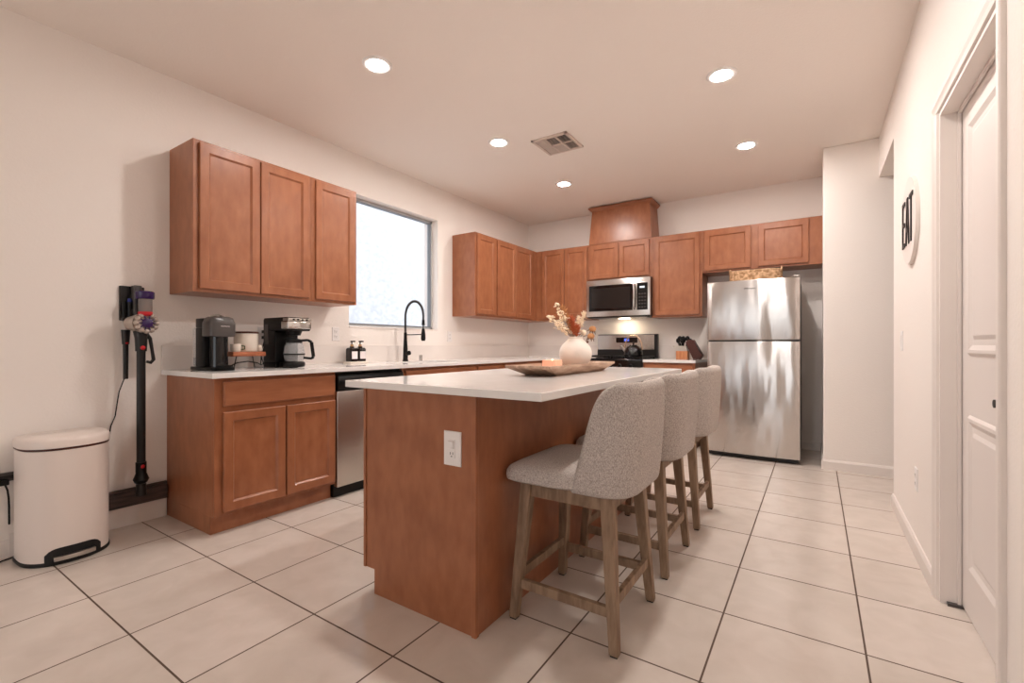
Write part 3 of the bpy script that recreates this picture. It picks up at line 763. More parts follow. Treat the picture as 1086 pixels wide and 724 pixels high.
def slant(z): return 5.535+(z-.916)*(5.548-5.535)/(1.195-.916)
b = MB().prism([(slant(1.015)-.006, 1.015), (5.55, 1.015), (5.56, 1.200), (slant(1.195)-.006, 1.196)], 'x', rx0+.002, rx1-.035); b.build('backguard_face', 'steel2', rg, bevel=.002)
MB().prism([(slant(1.10)-.0085, 1.10), (5.54, 1.10), (5.55, 1.165), (slant(1.165)-.0085, 1.165)], 'x', -2.09, -1.82).build('clock_panel', 'blackg', rg)
MB().prism([(slant(1.12)-.010, 1.12), (5.54, 1.12), (5.54, 1.152), (slant(1.152)-.010, 1.152)], 'x', -1.985, -1.925).build('clock_display', 'screen', rg)
for x in (rx0+.0, ):
    pass
# kettle
kt = thing('kettle', (-1.735, 5.14, .946), 'dark glossy stovetop kettle with loop handle on the right burner', 'kettle')
kc = (-1.735, 5.14, .9465)
MB().lathe([(0, 0), (.098, 0), (.108, .012), (.106, .045), (.090, .085), (.062, .112), (.045, .120)], kc, 36).build('body', 'blackg', kt, smooth=True)
MB().lathe([(.046, .1195), (.044, .126), (.02, .132), (.008, .133), (.008, .140), (.014, .147), (.010, .156), (0, .158)], kc, 24).build('lid', 'blackg', kt, smooth=True)
MB().tube([(kc[0]-.088, kc[1]-.01, kc[2]+.060), (kc[0]-.118, kc[1]-.012, kc[2]+.088), (kc[0]-.142, kc[1]-.014, kc[2]+.120)], [.022, .015, .010], 12).build('spout', 'steelp', kt, smooth=True)
MB().tube([(kc[0]+.100*cos(a), kc[1], kc[2]+.085+.150*sin(a)) for a in [radians(-5+k*10) for k in range(20)]], .008, 10).build('handle', 'copper', kt, smooth=True)

# ------------------------------------------------------------------ utensil pot and knife block
up = thing('utensil_holder', (-1.245, 5.35, CT1), 'small square wooden pot with steel rim holding black kitchen tools', 'utensil holder')
ux, uy = -1.245, 5.36
MB().box(ux-.062, ux+.062, uy-.055, uy+.055, CT1, 1.005).build('wooden_base', 'liteblock', up, bevel=.003)
frustum(MB(), ux-.060, ux+.060, uy-.054, uy+.054, 1.0052, ux-.095, ux+.055, uy-.07, uy+.07, 1.062).build('steel_cup', 'steelp', up, bevel=.003)
for k in range(9):
    a = k*2.4; r = .012+.045*(k % 3)/2.2; x, y = ux-.005+r*cos(a), uy+r*sin(a)*.7
    t_ = tag(MB().tube([(x, y, 1.058), (x*1+(x-ux)*.25, y, 1.10)], .008, 8).blob((x+(x-ux)*.35, y, 1.122+.022*(k % 2)), .024, (1, .7, 1.25)).build('kitchen_tool', 'black', smooth=True),
             'black-handled kitchen tool standing in the square wooden pot by the fridge', 'kitchen tool', 'black tools in the wooden pot')
kb = thing('knife_block', (-1.12, 5.36, CT1), 'dark brown slanted knife block leaning beside the wooden tool pot', 'knife block')
b = MB(); c = [(-1.155, CT1+.004), (-1.075, CT1+.004), (-1.035, .972), (-1.150, 1.135), (-1.225, 1.082)]
c = [(-1.125, CT1+.0005), (-1.055, CT1+.0005), (-1.030, .955), (-1.125, 1.128), (-1.175, 1.132), (-1.205, 1.10)]
b.prism(c, 'y', 5.30, 5.40); b.build('block', 'brownblock', kb, bevel=.004)
b = MB()
for k in range(3): b.bar((-1.165+k*.012-.01, 5.325+k*.025, 1.118), (-1.178+k*.012-.01, 5.325+k*.025, 1.142), .016, .012)
b.build('knife_handles', 'black', kb, bevel=.003)

# ------------------------------------------------------------------ faucet, soap, air gap
fa = thing('faucet', (-3.30, 3.145, CT1), 'tall matt black spring faucet with pull-down sprayer at the sink', 'faucet')
f0 = (-3.30, 3.145)
M['matblk'] = plain('matt_black_metal', (20, 18, 18), .4, .3)
MB().lathe([(0, .0), (.027, .0), (.027, .012), (.024, .02), (.021, .12), (.015, .23), (.014, .275), (0, .275)], (f0[0], f0[1], CT1), 24).build('body', 'matblk', fa, smooth=True)
MB().tube([(f0[0]+.02, f0[1]+.0, CT1+.075), (f0[0]+.055, f0[1]+.0, CT1+.082)], .021, 16).build('valve', 'matblk', fa, smooth=True)
MB().tube([(f0[0]+.030, f0[1]-.012, CT1+.095), (f0[0]+.018, f0[1]-.03, CT1+.145)], .006, 10).build('lever', 'matblk', fa, smooth=True)
path = []
R_ = .118
for k in range(25):
    a = pi - pi*k/24; path.append((f0[0]+R_+R_*cos(a), f0[1], CT1+.435+.135*sin(a)))
path = [(f0[0], f0[1], CT1+.27), (f0[0], f0[1], CT1+.35)] + path
path += [(f0[0]+2*R_, f0[1], CT1+.385)]
MB().tube(path, .0075, 10).build('hose', 'rubber', fa, smooth=True)
# coil wound round the hose
cp = []; P_ = [Vector(p) for p in path]
seglen = [0]
for a_, b_ in zip(P_, P_[1:]): seglen.append(seglen[-1]+(b_-a_).length)
turns = int(seglen[-1]/.0085)
for i in range(turns*8):
    d = seglen[-1]*i/(turns*8-1); k = max(j_ for j_ in range(len(P_)-1) if seglen[j_] <= d+1e-9)
    t_ = (d-seglen[k])/(seglen[k+1]-seglen[k]+1e-9); p = P_[k].lerp(P_[k+1], t_); dr_ = (P_[k+1]-P_[k]).normalized()
    s_ = Vector((0, 1, 0)); u_ = dr_.cross(s_); a = 2*pi*i/8
    cp.append(p+(s_*cos(a)+u_*sin(a))*.0115)
MB().tube(cp, .0022, 5).build('spring', 'greypl', fa, smooth=True)
sx_ = f0[0]+2*R_
MB().lathe([(0, .195), (.016, .195), (.022, .215), (.020, .26), (.014, .30), (.012, .31), (0, .31)], (sx_, f0[1], CT1)).build('spray_head', 'matblk', fa, smooth=True)
MB().tube([(sx_, f0[1], CT1+.31), (sx_, f0[1], CT1+.345)], .006, 10).tube([(sx_, f0[1], CT1+.34), (sx_, f0[1], CT1+.39)], [.016, .013], 12).build('hose_collar', 'matblk', fa, smooth=True)
MB().tube([(f0[0], f0[1], CT1+.255), (sx_, f0[1], CT1+.255)], .0045, 8).build('holder_arm', 'matblk', fa, smooth=True)
tag(MB().lathe([(0, 0), (.017, 0), (.017, .05), (.015, .055), (0, .056)], (-3.31, 3.36, CT1+.0005), 20).build('air_gap', 'chrome', smooth=True), 'small chrome air gap cap on the counter just right of the faucet', 'air gap')
tr = tag(MB().box(-3.35, -3.25, 2.482, 2.668, CT1+.0005, CT1+.016).build('soap_tray', 'ceramic', bevel=.004, seg=3), 'small cream tray under the two soap bottles by the window', 'tray')
for y, l in ((2.532, 'left dark soap bottle with white label and brass pump collar'), (2.617, 'right dark soap bottle with white label and brass pump collar')):
    z = CT1+.0165
    o = thing('soap_bottle', (-3.30, y, z), l, 'soap bottle', 'soap bottles by the sink')
    b = MB(); pr_ = []
    for hw_, zz in ((.034, 0), (.037, .004), (.037, .104), (.032, .114), (.014, .120), (.014, .128)):
        pr_.append([b.bm.verts.new((-3.30+x*hw_, y+yy*hw_, z+zz)) for x, yy in ((-1, -.8), (-.8, -1), (.8, -1), (1, -.8), (1, .8), (.8, 1), (-.8, 1), (-1, .8))])
    for A, B in zip(pr_, pr_[1:]):
        for k in range(8): b.bm.faces.new((A[k], A[(k+1) % 8], B[(k+1) % 8], B[k]))
    b.bm.faces.new(pr_[0][::-1]); b.bm.faces.new(pr_[-1]); b.build('glass_body', 'bottle', o, bevel=.002)
    MB().box(-3.263, -3.2624, y-.029, y+.029, z+.022, z+.086).build('paper_label', 'label', o)
    MB().lathe([(.0135, .128), (.0135, .143), (.009, .146), (0, .146)], (-3.30, y, z)).build('collar', 'gold', o, smooth=True)
    MB().tube([(-3.30, y, z+.146), (-3.30, y, z+.165)], .005, 8).box(-3.312, -3.262, y-.006, y+.006, z+.164, z+.176).build('pump', 'black', o, smooth=True)

# ------------------------------------------------------------------ coffee corner
# capsule machine
cm = thing('coffee_machine', (-3.1, 1.375, CT1), 'black and grey capsule coffee machine with clear tank at counter end', 'coffee machine')
y0, y1 = 1.300, 1.440; z = CT1+.0005
MB().box(-3.272, -2.985, y0+.005, y1-.005, z, z+.022).build('base', 'black', cm, bevel=.005, seg=3)
MB().box(-3.188, -3.085, y0, y1, z+.0225, z+.262).build('rear_body', 'black', cm, bevel=.006, seg=3)
MB().box(-3.188, -3.090, y0, y1, z+.2625, z+.318).build('rear_top', 'charcoal', cm, bevel=.006, seg=3)
MB().box(-3.262, -3.192, y0+.012, y1-.012, z+.0225, z+.262).build('water_tank', 'glass', cm, bevel=.012, seg=3)
MB().box(-3.258, -3.196, y0+.016, y1-.016, z+.028, z+.078).build('tank_water', 'glass', cm)
b = MB(); NA = 28; rings = []
for sc_, zz in ((.94, .206), (1, .210), (1, .250), (1, .286), (.985, .292), (.86, .318), (.66, .327), (.3, .329)):
    rings.append([b.bm.verts.new((-3.045+.068*sc_*rr(2*pi*k/NA, 1, 1, 4.5)[0], 1.37+.076*sc_*rr(2*pi*k/NA, 1, 1, 4.5)[1], z+zz)) for k in range(NA)])
for A, B in zip(rings, rings[1:]):
    for k in range(NA): b.bm.faces.new((A[k], A[(k+1) % NA], B[(k+1) % NA], B[k]))
b.bm.faces.new(rings[0][::-1]); b.bm.faces.new(rings[-1]); b.build('brew_head', 'greypl', cm, smooth=True)
MB().lathe([(0, .0225), (.050, .0225), (.050, .2075), (0, .2075)], (-3.05, 1.37, z), 24).build('column', 'blackg', cm, smooth=True)
MB().lathe([(0, .0225), (.045, .0225), (.045, .034), (0, .034)], (-2.975, 1.37, z), 24).build('cup_stand', 'black', cm, smooth=True)
MB().tube([(-3.072, 1.335, z+.331), (-3.045, 1.37, z+.338), (-3.072, 1.405, z+.331)], .005, 8).build('lever', 'chrome', cm, smooth=True)
text_mesh('NESPRESSO', 'word_mark', .010, 'label', cm, (-2.9755, 1.375, z+.268), RX, .0006)
# riser with pots
rs = thing('riser_stand', (-3.17, 1.585, CT1), 'small wooden riser on black wire legs between the coffee machines', 'riser')
zt = CT1+.082
MB().box(-3.24, -3.10, 1.478, 1.690, zt, zt+.030).build('board', 'riser', rs, bevel=.006, seg=3)
for yy in (1.505, 1.663):
    b = MB(); s_ = 1 if yy > 1.58 else -1
    b.tube([(-3.225, yy, zt), (-3.235, yy+s_*.020, CT1+.004), (-3.105, yy+s_*.020, CT1+.004), (-3.115, yy, zt)], .0033, 8)
    b.build('leg', 'black', rs, smooth=True)
zc = zt+.0305
cn = thing('canister', (-3.19, 1.600, zc), 'cream ceramic canister with dark rim on the wooden riser', 'canister')
MB().lathe([(0, 0), (.070, 0), (.073, .004), (.073, .120), (0, .120)], (-3.188, 1.603, zc), 36).build('jar', 'ceramic', cn, smooth=True)
MB().lathe([(0, .1202), (.074, .1202), (.074, .129), (.068, .133), (0, .133)], (-3.188, 1.603, zc), 36).build('lid', 'brownblock', cn, smooth=True)
mg = thing('mug', (-3.135, 1.505, zc), 'small cream mug with green motif in front of the cream canister', 'mug')
MB().lathe([(0, .0), (.024, 0), (.031, .010), (.032, .050), (.029, .050), (.027, .012), (0, .008)], (-3.135, 1.51, zc), 28).build('cup', 'ceramic', mg, smooth=True)
MB().tube([(-3.118, 1.536+.0, zc+.014), (-3.112, 1.556, zc+.018), (-3.112, 1.556, zc+.036), (-3.118, 1.536, zc+.040)], .004, 8).build('handle', 'green', mg, smooth=True)
wc = tag(MB().lathe([(0, 0), (.008, 0), (.013, .01), (.013, .035), (.009, .042), (0, .046)], (-3.145, 1.676-.002, zc), 18).build('salt_shaker', 'ceramic', smooth=True), 'tiny cream shaker at the right end of the wooden riser', 'shaker')
# drip coffee maker
dc = thing('drip_coffee_maker', (-3.1, 1.84, CT1), 'black drip coffee maker with steel band and glass carafe, right of riser', 'coffee maker')
y0, y1 = 1.757, 1.925; z = CT1+.0005
MB().box(-3.262, -3.110, y0, y1, z, z+.040).box(-3.112, -3.05, y0+.03, y1-.03, z+.004, z+.034).lathe([(0, .004), (.064, .004), (.070, .012), (.070, .034), (.062, .0405), (0, .0405)], (-3.02, 1.841, z), 32).build('base', 'black', dc, bevel=.004, seg=3)
MB().box(-3.262, -3.110, y0, y1, z+.0405, z+.252).build('rear_column', 'black', dc, bevel=.006, seg=3)
MB().prism([(-3.262, z+.2525), (-2.965, z+.2525), (-2.955, z+.262), (-2.955, z+.330), (-2.975, z+.345), (-3.25, z+.345), (-3.262, z+.335)], 'y', y0, y1).build('brew_housing', 'black', dc, bevel=.006, seg=3)
MB().box(-3.035, -2.950, y0-.004, y1+.004, z+.264, z+.318).build('steel_band', 'chrome', dc, bevel=.008, seg=3)
MB().box(-3.015, -2.949, y0-.002, y1+.002, z+.3185, z+.338).build('button_strip', 'steelp', dc, bevel=.003)
b = MB()
for k in range(4): b.box(-2.9495, -2.9478, y0+.03+k*.032, y0+.045+k*.032, z+.323, z+.334)
b.build('buttons', 'black', dc)
MB().lathe([(0, .252), (.052, .252), (.040, .222), (0, .220)], (-3.02, 1.841, z), 24).build('filter_basket', 'black', dc, smooth=True)
MB().box(-3.235, -3.19, y0-.005, y0-.0002, z+.16, z+.30).build('water_gauge', 'greypl', dc)
cf_ = MB().lathe([(0, .042), (.056, .042), (.066, .060), (.068, .10), (.062, .145), (.048, .178), (.046, .178), (.060, .143), (.066, .10), (.064, .062), (.054, .046), (0, .046)], (-3.02, 1.841, z), 32).build('carafe', 'glass', dc, smooth=True)
MB().lathe([(.0665, .088), (.0695, .088), (.0695, .096), (.0665, .096)], (-3.02, 1.841, z), 32).lathe([(.0485, .170), (.052, .170), (.052, .190), (.0485, .190)], (-3.02, 1.841, z), 32).build('carafe_band', 'black', cf_, smooth=True)
MB().lathe([(0, .180), (.048, .180), (.048, .194), (.02, .200), (0, .200)], (-3.02, 1.841, z), 32).build('carafe_lid', 'black', cf_, smooth=True)
hd = Vector((cos(radians(35)), sin(radians(35)), 0)); c0 = Vector((-3.02, 1.841, z))
b = MB()
pts = [c0+hd*.045+Vector((0, 0, .186)), c0+hd*.095+Vector((0, 0, .190)), c0+hd*.118+Vector((0, 0, .176)), c0+hd*.132+Vector((0, 0, .075)), c0+hd*.120+Vector((0, 0, .062)), c0+hd*.066+Vector((0, 0, .068))]
for a_, b__ in zip(pts, pts[1:]): b.bar(a_, b__, .022, .016)
b.build('carafe_handle', 'black', cf_, bevel=.003)
part_label(MB().tube([(-3.25, 1.760, CT1+.030), (-3.22, 1.72, CT1+.018), (-3.19, 1.68, CT1+.034), (-3.20, 1.62, CT1+.046), (-3.22, 1.56, CT1+.038), (-3.22, 1.50, CT1+.010), (-3.20, 1.455, CT1+.006)], .004, 8).build('power_cord', 'black', dc, smooth=True), 'black power cord looping under the wooden riser')
for dz in (-.021, .021):
    pg = tag(MB().box(XL+.0086, XL+.038, 1.842-.014, 1.842+.014, 1.148+dz-.011, 1.148+dz+.011).tube([(XL+.036, 1.842, 1.148+dz), (XL+.055, 1.835, 1.140+dz), (XL+.062, 1.82, 1.08+dz), (XL+.06, 1.80, 1.0+dz), (XL+.05, 1.80, .93)], .0035, 8).build('power_plug', 'black', bevel=.003), 'upper black plug in the outlet behind the drip coffee maker' if dz > 0 else 'lower black plug in the outlet behind the drip coffee maker', 'plug', 'plugs behind the coffee maker')

# ------------------------------------------------------------------ on the island: tray, vase, flowers, candle
tt = thing('dough_tray', (-1.19, 2.34, CT1), 'long whitewashed wooden tray with flared rim on the island', 'tray')
b = MB(); tx0, tx1, ty0, ty1 = -1.285, -1.095, 2.075, 2.675; bx0, bx1, by0, by1 = tx0, tx1, ty0, ty1
o1 = .05; lip = .155
def rect(x0, x1, y0_, y1_, z_): return [b.bm.verts.new(p) for p in ((x0, y0_, z_), (x1, y0_, z_), (x1, y1_, z_), (x0, y1_, z_))]
r0 = rect(bx0, bx1, by0, by1, CT1+.0005)
r1 = rect(bx0-.022, bx1+.045, by0-.155, by1+.085, CT1+.043); r2 = rect(bx0-.022, bx1+.045, by0-.155, by1+.085, CT1+.054)
r3 = rect(bx0-.010, bx1+.033, by0-.135, by1+.065, CT1+.054); r4 = rect(bx0+.008, bx1-.008, by0+.008, by1-.008, CT1+.012)
for A, B in ((r0, r1), (r1, r2), (r2, r3), (r3, r4)):
    for k in range(4): b.bm.faces.new((A[k], A[(k+1) % 4], B[(k+1) % 4], B[k]))
b.bm.faces.new(r0[::-1]); b.bm.faces.new(r4)
b.build('board', 'tray', tt, bevel=.002)
vz = CT1+.0125; vc = (-1.183, 2.475)
vs = thing('vase', (vc[0], vc[1], vz), 'round matt white clay vase on the wooden tray', 'vase')
R1 = .092
prof = [(0, 0), (.05, 0), (.062, .006)] + [(R1*cos(a)*1.04, .092+.088*sin(a)) for a in [radians(-52+10*k) for k in range(11)]] + [(.044, .176), (.041, .182), (.045, .190), (.040, .192), (.034, .185), (.034, .16), (0, .15)]
MB().lathe(prof, (vc[0], vc[1], vz), 40).build('body', 'vase', vs, smooth=True)
top = Vector((vc[0], vc[1], vz+.18))
# right-left in view: use direction of image right for arranging stems (real positions round the vase)
ir = Vector((cos(YAW), sin(YAW), 0)); idp = Vector((-sin(YAW), cos(YAW), 0))
def at_(u, v, d=0): return top + ir*u + Vector((0, 0, v)) + idp*d
def stemcurve(e, bend=.2, n=7):
    s0 = top + (e-top)*.0 + Vector((0, 0, -.03)); pts = []
    for k in range(n+1):
        t_ = k/n; p = s0.lerp(e, t_); p.z += .02*sin(pi*t_); pts.append(p)
    return pts
PX = 1/190.0   # metres per photo pixel at the vase
sprays = [(-21, 30, 0), (-27, 17, .03), (-15, 22, -.03), (-12, 8, .02), (-24, 22, -.02)]
rnd = random.Random(3)
for i, (u, v_, d) in enumerate([(-22, 39, 0), (-31, 26, .02), (-22, 18, -.03), (-13, 12, .02)]):
    e = at_(u*PX, v_*PX, d); sp = stemcurve(e)
    nm = ['tallest spray of cream dried blossom leaning left in the vase', 'cream dried blossom spray reaching furthest left from the vase', 'lower left cream dried blossom spray hanging over the vase side', 'short cream blossom spray close above the vase rim, left of the rust plume'][i]
    t_ = thing('dried_flower_spray', e*0+top, nm, 'dried flowers', 'dried stems in the white vase'); ORG[t_.name] = Vector(top)
    MB().tube(sp, .0018, 6).build('stem', 'stem', t_, smooth=True)
    b = MB()
    for k in range(80):
        q_ = rnd.random(); p = sp[-1].lerp(sp[3], q_*.95)
        sp_r = .010+.020*q_
        p = p + Vector((rnd.gauss(0, 1), rnd.gauss(0, 1), rnd.gauss(0, .8)))*sp_r*.55
        b.blob(p, rnd.uniform(.004, .0085), (1, 1, .8), 1)
    b.build('blossoms', 'plumeW', t_, smooth=True)
def plume(e, w_, n, mat, label, ln=.03, up=.9):
    sp = stemcurve(e); t_ = thing('dried_grass_plume', top, label, 'dried grass', 'dried stems in the white vase'); ORG[t_.name] = Vector(top)
    MB().tube(sp, .002, 6).build('stem', 'stem', t_, smooth=True)
    b = MB(); ax = (sp[-1]-sp[2]).normalized()
    for k in range(n):
        q_ = rnd.random(); p = sp[2].lerp(sp[-1], q_); ww = w_*(.35+sin(pi*min(1, q_*.85+.1))*.65)
        dv = (ax*up + Vector((rnd.gauss(0, 1), rnd.gauss(0, 1), rnd.gauss(0, 1)))*.40).normalized()
        tip = p+dv*ln*(.6+rnd.random()*.6)+Vector((rnd.gauss(0, 1), rnd.gauss(0, 1), 0))*ww*.3
        b.tube([p, (p+tip)/2+Vector((0, 0, .002)), tip], [.0028, .0030, .0006], 4)
    b.build('plume', mat, t_, smooth=True)
plume(at_(-14*PX, 35*PX, .02), .02, 190, 'plumeT', 'tan dried grass plume behind the cream blossom sprays')
plume(at_(-9*PX, 25*PX, .02), .02, 170, 'plumeT', 'shorter tan dried grass plume just left of the rust plume')
plume(at_(-5*PX, 22*PX, -.01), .010, 220, 'plumeR', 'rust brown dried grass plume in the middle of the vase')
plume(at_(1*PX, 12*PX, -.03), .018, 150, 'plumeR', 'short rust dried grass plume low at the vase rim')
plume(at_(9*PX, 28*PX, 0), .020, 240, 'plumeW', 'cream bunny-tail plume standing right of the rust plume', .022)
plume(at_(4*PX, 23*PX, .02), .018, 200, 'plumeW', 'shorter cream bunny-tail plume behind the rust plume', .022)
b = MB().tube(stemcurve(at_(9*PX, 6*PX, 0)), .002, 6); t_ = thing('dried_flower', top, 'small white dried flower ball low on the right of the vase', 'dried flower', 'dried stems in the white vase')
b.build('stem', 'stem', t_, smooth=True); MB().blob(at_(9*PX, 7*PX, 0), .017, (1, 1, 1), 2).build('head', 'plumeW', t_, smooth=True)
for u, v_, d, l in ((19, 11, 0, 'tan dried poppy pod leaning furthest right from the vase'), (17, 3, -.01, 'lower tan dried poppy pod drooping over the right vase side')):
    e = at_(u*PX, v_*PX, d); t_ = thing('dried_pod', top, l, 'dried pod', 'dried stems in the white vase')
    MB().tube(stemcurve(e), .0024, 6).build('stem', 'stem', t_, smooth=True)
    MB().blob(e, .020, (1.1, 1, .9), 2).build('pod', 'plumeT', t_, smooth=True)
    b = MB()
    for k in range(6):
        a = k*pi/3; p = e+Vector((cos(a)*.010, sin(a)*.010, -.010)); q_ = e+Vector((cos(a)*.022, sin(a)*.022, -.020-.012*(k % 2)))
        b.bar(p, q_, .010, .002, .003, .001)
    b.bar(sp[0]*0+e+Vector((-.02, 0, -.03)), e+Vector((-.045, .01, -.075)), .016, .002, .004, .001)
    b.build('leaves', 'plumeB', t_)
cd = thing('candle_holder', (-1.22, 2.24, CT1), 'glowing blush pink square candle holder on the left of the tray', 'candle')
b = MB(); cx_, cy_ = -1.208, 2.235; z = CT1+.0125
b.box(cx_-.036, cx_+.036, cy_-.036, cy_+.036, z, z+.012)
for s in (-1, 1): b.box(cx_+s*.036-.0045, cx_+s*.036+.0045, cy_-.0405, cy_+.0405, z, z+.062); b.box(cx_-.0315, cx_+.0315, cy_+s*.036-.0045, cy_+s*.036+.0045, z, z+.062)
b.build('holder', 'candle', cd, bevel=.003)
MB().lathe([(0, .012), (.028, .012), (.028, .038), (0, .036)], (cx_, cy_, z), 24).build('wax', 'plumeW', cd, smooth=True)
MB().lathe([(0, .036), (.003, .040), (.006, .048), (.004, .058), (0, .066)], (cx_, cy_, z), 12).build('flame', plain('flame', (255, 200, 120), .5, emit=(1, .62, .25), es=25), cd, smooth=True)

# ------------------------------------------------------------------ trash can
tb = thing('trash_can', (-3.22, .70, 0), 'tall cream pedal trash can with flat lid against the left wall', 'trash can')
def dshape(inset=0, n=30):
    pts = []; a_, bk_, fd = .171-inset, -.150+inset, .158-inset
    # curved front (towards +X), flatter back with round corners
    for k in range(n+1):
        t_ = -pi/2+pi*k/n; c_, s_ = cos(t_), sin(t_)
        pts.append((-.03+(fd+.03)*abs(c_)**.80, a_*math.copysign(abs(s_)**.85, s_)))
    for k in range(9):
        t_ = k/8*pi/2; pts.append((bk_+.07-.07*sin(t_), a_-.07+.07*cos(t_)))
    for k in range(9):
        t_ = k/8*pi/2; pts.append((bk_+.07-.07*cos(t_), -a_+.07-.07*sin(t_)))
    return [(-3.235+x, .722+y) for x, y in pts]
def loft(levels):
    b = MB(); rs = []
    for ins, z_ in levels: rs.append([b.bm.verts.new((x, y, z_)) for x, y in dshape(ins)])
    for A, B in zip(rs, rs[1:]):
        n = len(A)
        for k in range(n): b.bm.faces.new((A[k], A[(k+1) % n], B[(k+1) % n], B[k]))
    b.bm.faces.new(rs[0][::-1]); b.bm.faces.new(rs[-1]); return b
loft([(.000, .0005), (-.003, .004), (-.003, .016), (0, .019)]).build('base_rim', 'rubber', tb, smooth=True)
loft([(.001, .0195), (.001, .556)]).build('shell', 'bin', tb, smooth=True)
loft([(.003, .5565), (-.001, .559), (-.001, .566), (.003, .568)]).build('liner_edge', 'brownblock', tb, smooth=True)
loft([(-.004, .5685), (-.004, .600), (.003, .612), (.02, .618), (.06, .622)]).build('lid', 'bin', tb, smooth=True)
b = MB().box(-3.40, -3.372, .63, .81, .56, .605); b.build('hinge', 'bin', tb, bevel=.004)
# pedal opening: dark surround and pedal
def fx(y):     # front surface x at y
    s_ = min(1, abs(y)/.171); s_ = s_**(1/.85); return -3.235-.03+.188*max(0, 1-s_*s_)**.40
b = MB(); pts = []
for k in range(13):
    y = -.098+.196*k/12; pts.append(y)
def strip(ys_, zf0, zf1, off, thick):
    b = MB(); F = []; G = []
    for y in ys_:
        x = fx(y)+off
        F.append((b.bm.verts.new((x, 0.722+y, zf0(y))), b.bm.verts.new((x, 0.722+y, zf1(y))))); G.append((b.bm.verts.new((x-thick, 0.722+y, zf0(y))), b.bm.verts.new((x-thick, 0.722+y, zf1(y)))))
    for k in range(len(ys_)-1):
        b.bm.faces.new((F[k][0], F[k+1][0], F[k+1][1], F[k][1])); b.bm.faces.new((G[k+1][0], G[k][0], G[k][1], G[k+1][1]))
        b.bm.faces.new((F[k][1], F[k+1][1], G[k+1][1], G[k][1])); b.bm.faces.new((F[k+1][0], F[k][0], G[k][0], G[k+1][0]))
    b.bm.faces.new((F[0][0], F[0][1], G[0][1], G[0][0])); b.bm.faces.new((F[-1][1], F[-1][0], G[-1][0], G[-1][1]))
    return b
ys_ = [-.105+.21*k/16 for k in range(17)]
strip(ys_, lambda y: .008, lambda y: .082-.030*(abs(y)/.105)**6, .003, .012).build('pedal_surround', 'rubber', tb)
ys_ = [-.078+.156*k/12 for k in range(13)]
strip(ys_, lambda y: .024, lambda y: .044, .022, .03).build('pedal', 'steelp', tb, bevel=.003)

# dark plank, wall strip and cords at the skirting
tag(MB().box(XL+.0145, XL+.040, .62, 1.228, .118, .205).box(XL+.0145, XL+.034, .62, 1.228, .205, .222).build('wood_plank', 'plank', bevel=.003), 'dark wooden plank against the wall between trash can and base cabinet', 'plank')
cover = tag(MB().box(XL+.0145, XL+.019, .55, 1.228, .001, .117).box(XL+.0145, XL+.0205, 1.085, 1.088, .001, .117).build('marble_strip', 'splash'), 'pale marble strip on the floor below the dark wooden plank', 'strip')
ps = thing('power_strip', (XL+.02, .50, .40), 'grey power strip on the wall left of the trash can', 'power strip')
MB().box(XL+.0005, XL+.030, .28, .60, .385, .427).build('housing', 'greypl', ps, bevel=.004)
MB().box(XL+.030, XL+.032, .30, .58, .397, .415).build('socket_strip', 'charcoal', ps)
tag(MB().box(XL+.032, XL+.062, .505, .545, .372, .400).tube([(XL+.055, .53, .378), (XL+.050, .540, .345), (XL+.025, .548, .30), (XL+.010, .552, .25), (XL+.008, .553, .16)], .004, 8).build('power_plug', 'black', bevel=.003), 'black plug hanging from the grey power strip left of the trash can', 'plug')
tag(MB().tube([(XL+.06, .38, .012), (XL+.10, .46, .006), (XL+.07, .53, .006), (XL+.05, .58, .006)], .004, 8).build('loose_cable', 'black', smooth=True), 'black cord lying on the floor left of the trash can', 'cord')
# ------------------------------------------------------------------ stick vacuum on its dock
dk = thing('vacuum_dock', (XL, 1.04, 1.2), 'dark grey wall dock holding a stick vacuum and its small tools', 'wall mount')
MB().box(XL+.0005, XL+.018, .995, 1.115, 1.215, 1.420).build('back_plate', 'charcoal', dk, bevel=.004)
MB().box(XL+.018, XL+.075, 1.045, 1.085, 1.28, 1.424).build('cradle', 'greypl', dk, bevel=.006, seg=3)
b = MB().box(XL+.018, XL+.06, .998, 1.043, 1.215, 1.232); b.build('tool_shelf', 'charcoal', dk, bevel=.003)
tag(MB().tube([(XL+.040, 1.010, 1.2325), (XL+.040, 1.010, 1.325)], .011, 12).build('vacuum_nozzle', 'black', smooth=True), 'black nozzle standing left in the vacuum dock', 'vacuum tool')
o = thing('vacuum_nozzle', (XL+.045, 1.034, 1.2325), 'dark nozzle with blue ring standing right in the vacuum dock', 'vacuum tool')
MB().tube([(XL+.045, 1.034, 1.2325), (XL+.045, 1.034, 1.325)], .012, 12).build('tube', 'charcoal', o, smooth=True)
MB().tube([(XL+.045, 1.034, 1.3252), (XL+.045, 1.034, 1.345)], [.0125, .009], 12).build('ring', plain('blue_ring', (40, 50, 130), .3), o, smooth=True)
ctl = thing('crevice_tool', (XL+.04, 1.02, 1.0), 'long dark crevice tool with red catch hanging below the vacuum dock', 'vacuum tool')
MB().tube([(XL+.035, 1.018, 1.16), (XL+.035, 1.018, 1.075)], [.022, .017], 14).build('collar', 'charcoal', ctl, smooth=True)
MB().tube([(XL+.035, 1.018, 1.075), (XL+.035, 1.018, .872)], [.0135, .0125], 12).build('tube', 'charcoal', ctl, smooth=True)
MB().blob((XL+.055, 1.018, 1.082), .008, (1, 1, .8)).build('catch', 'red', ctl, smooth=True)
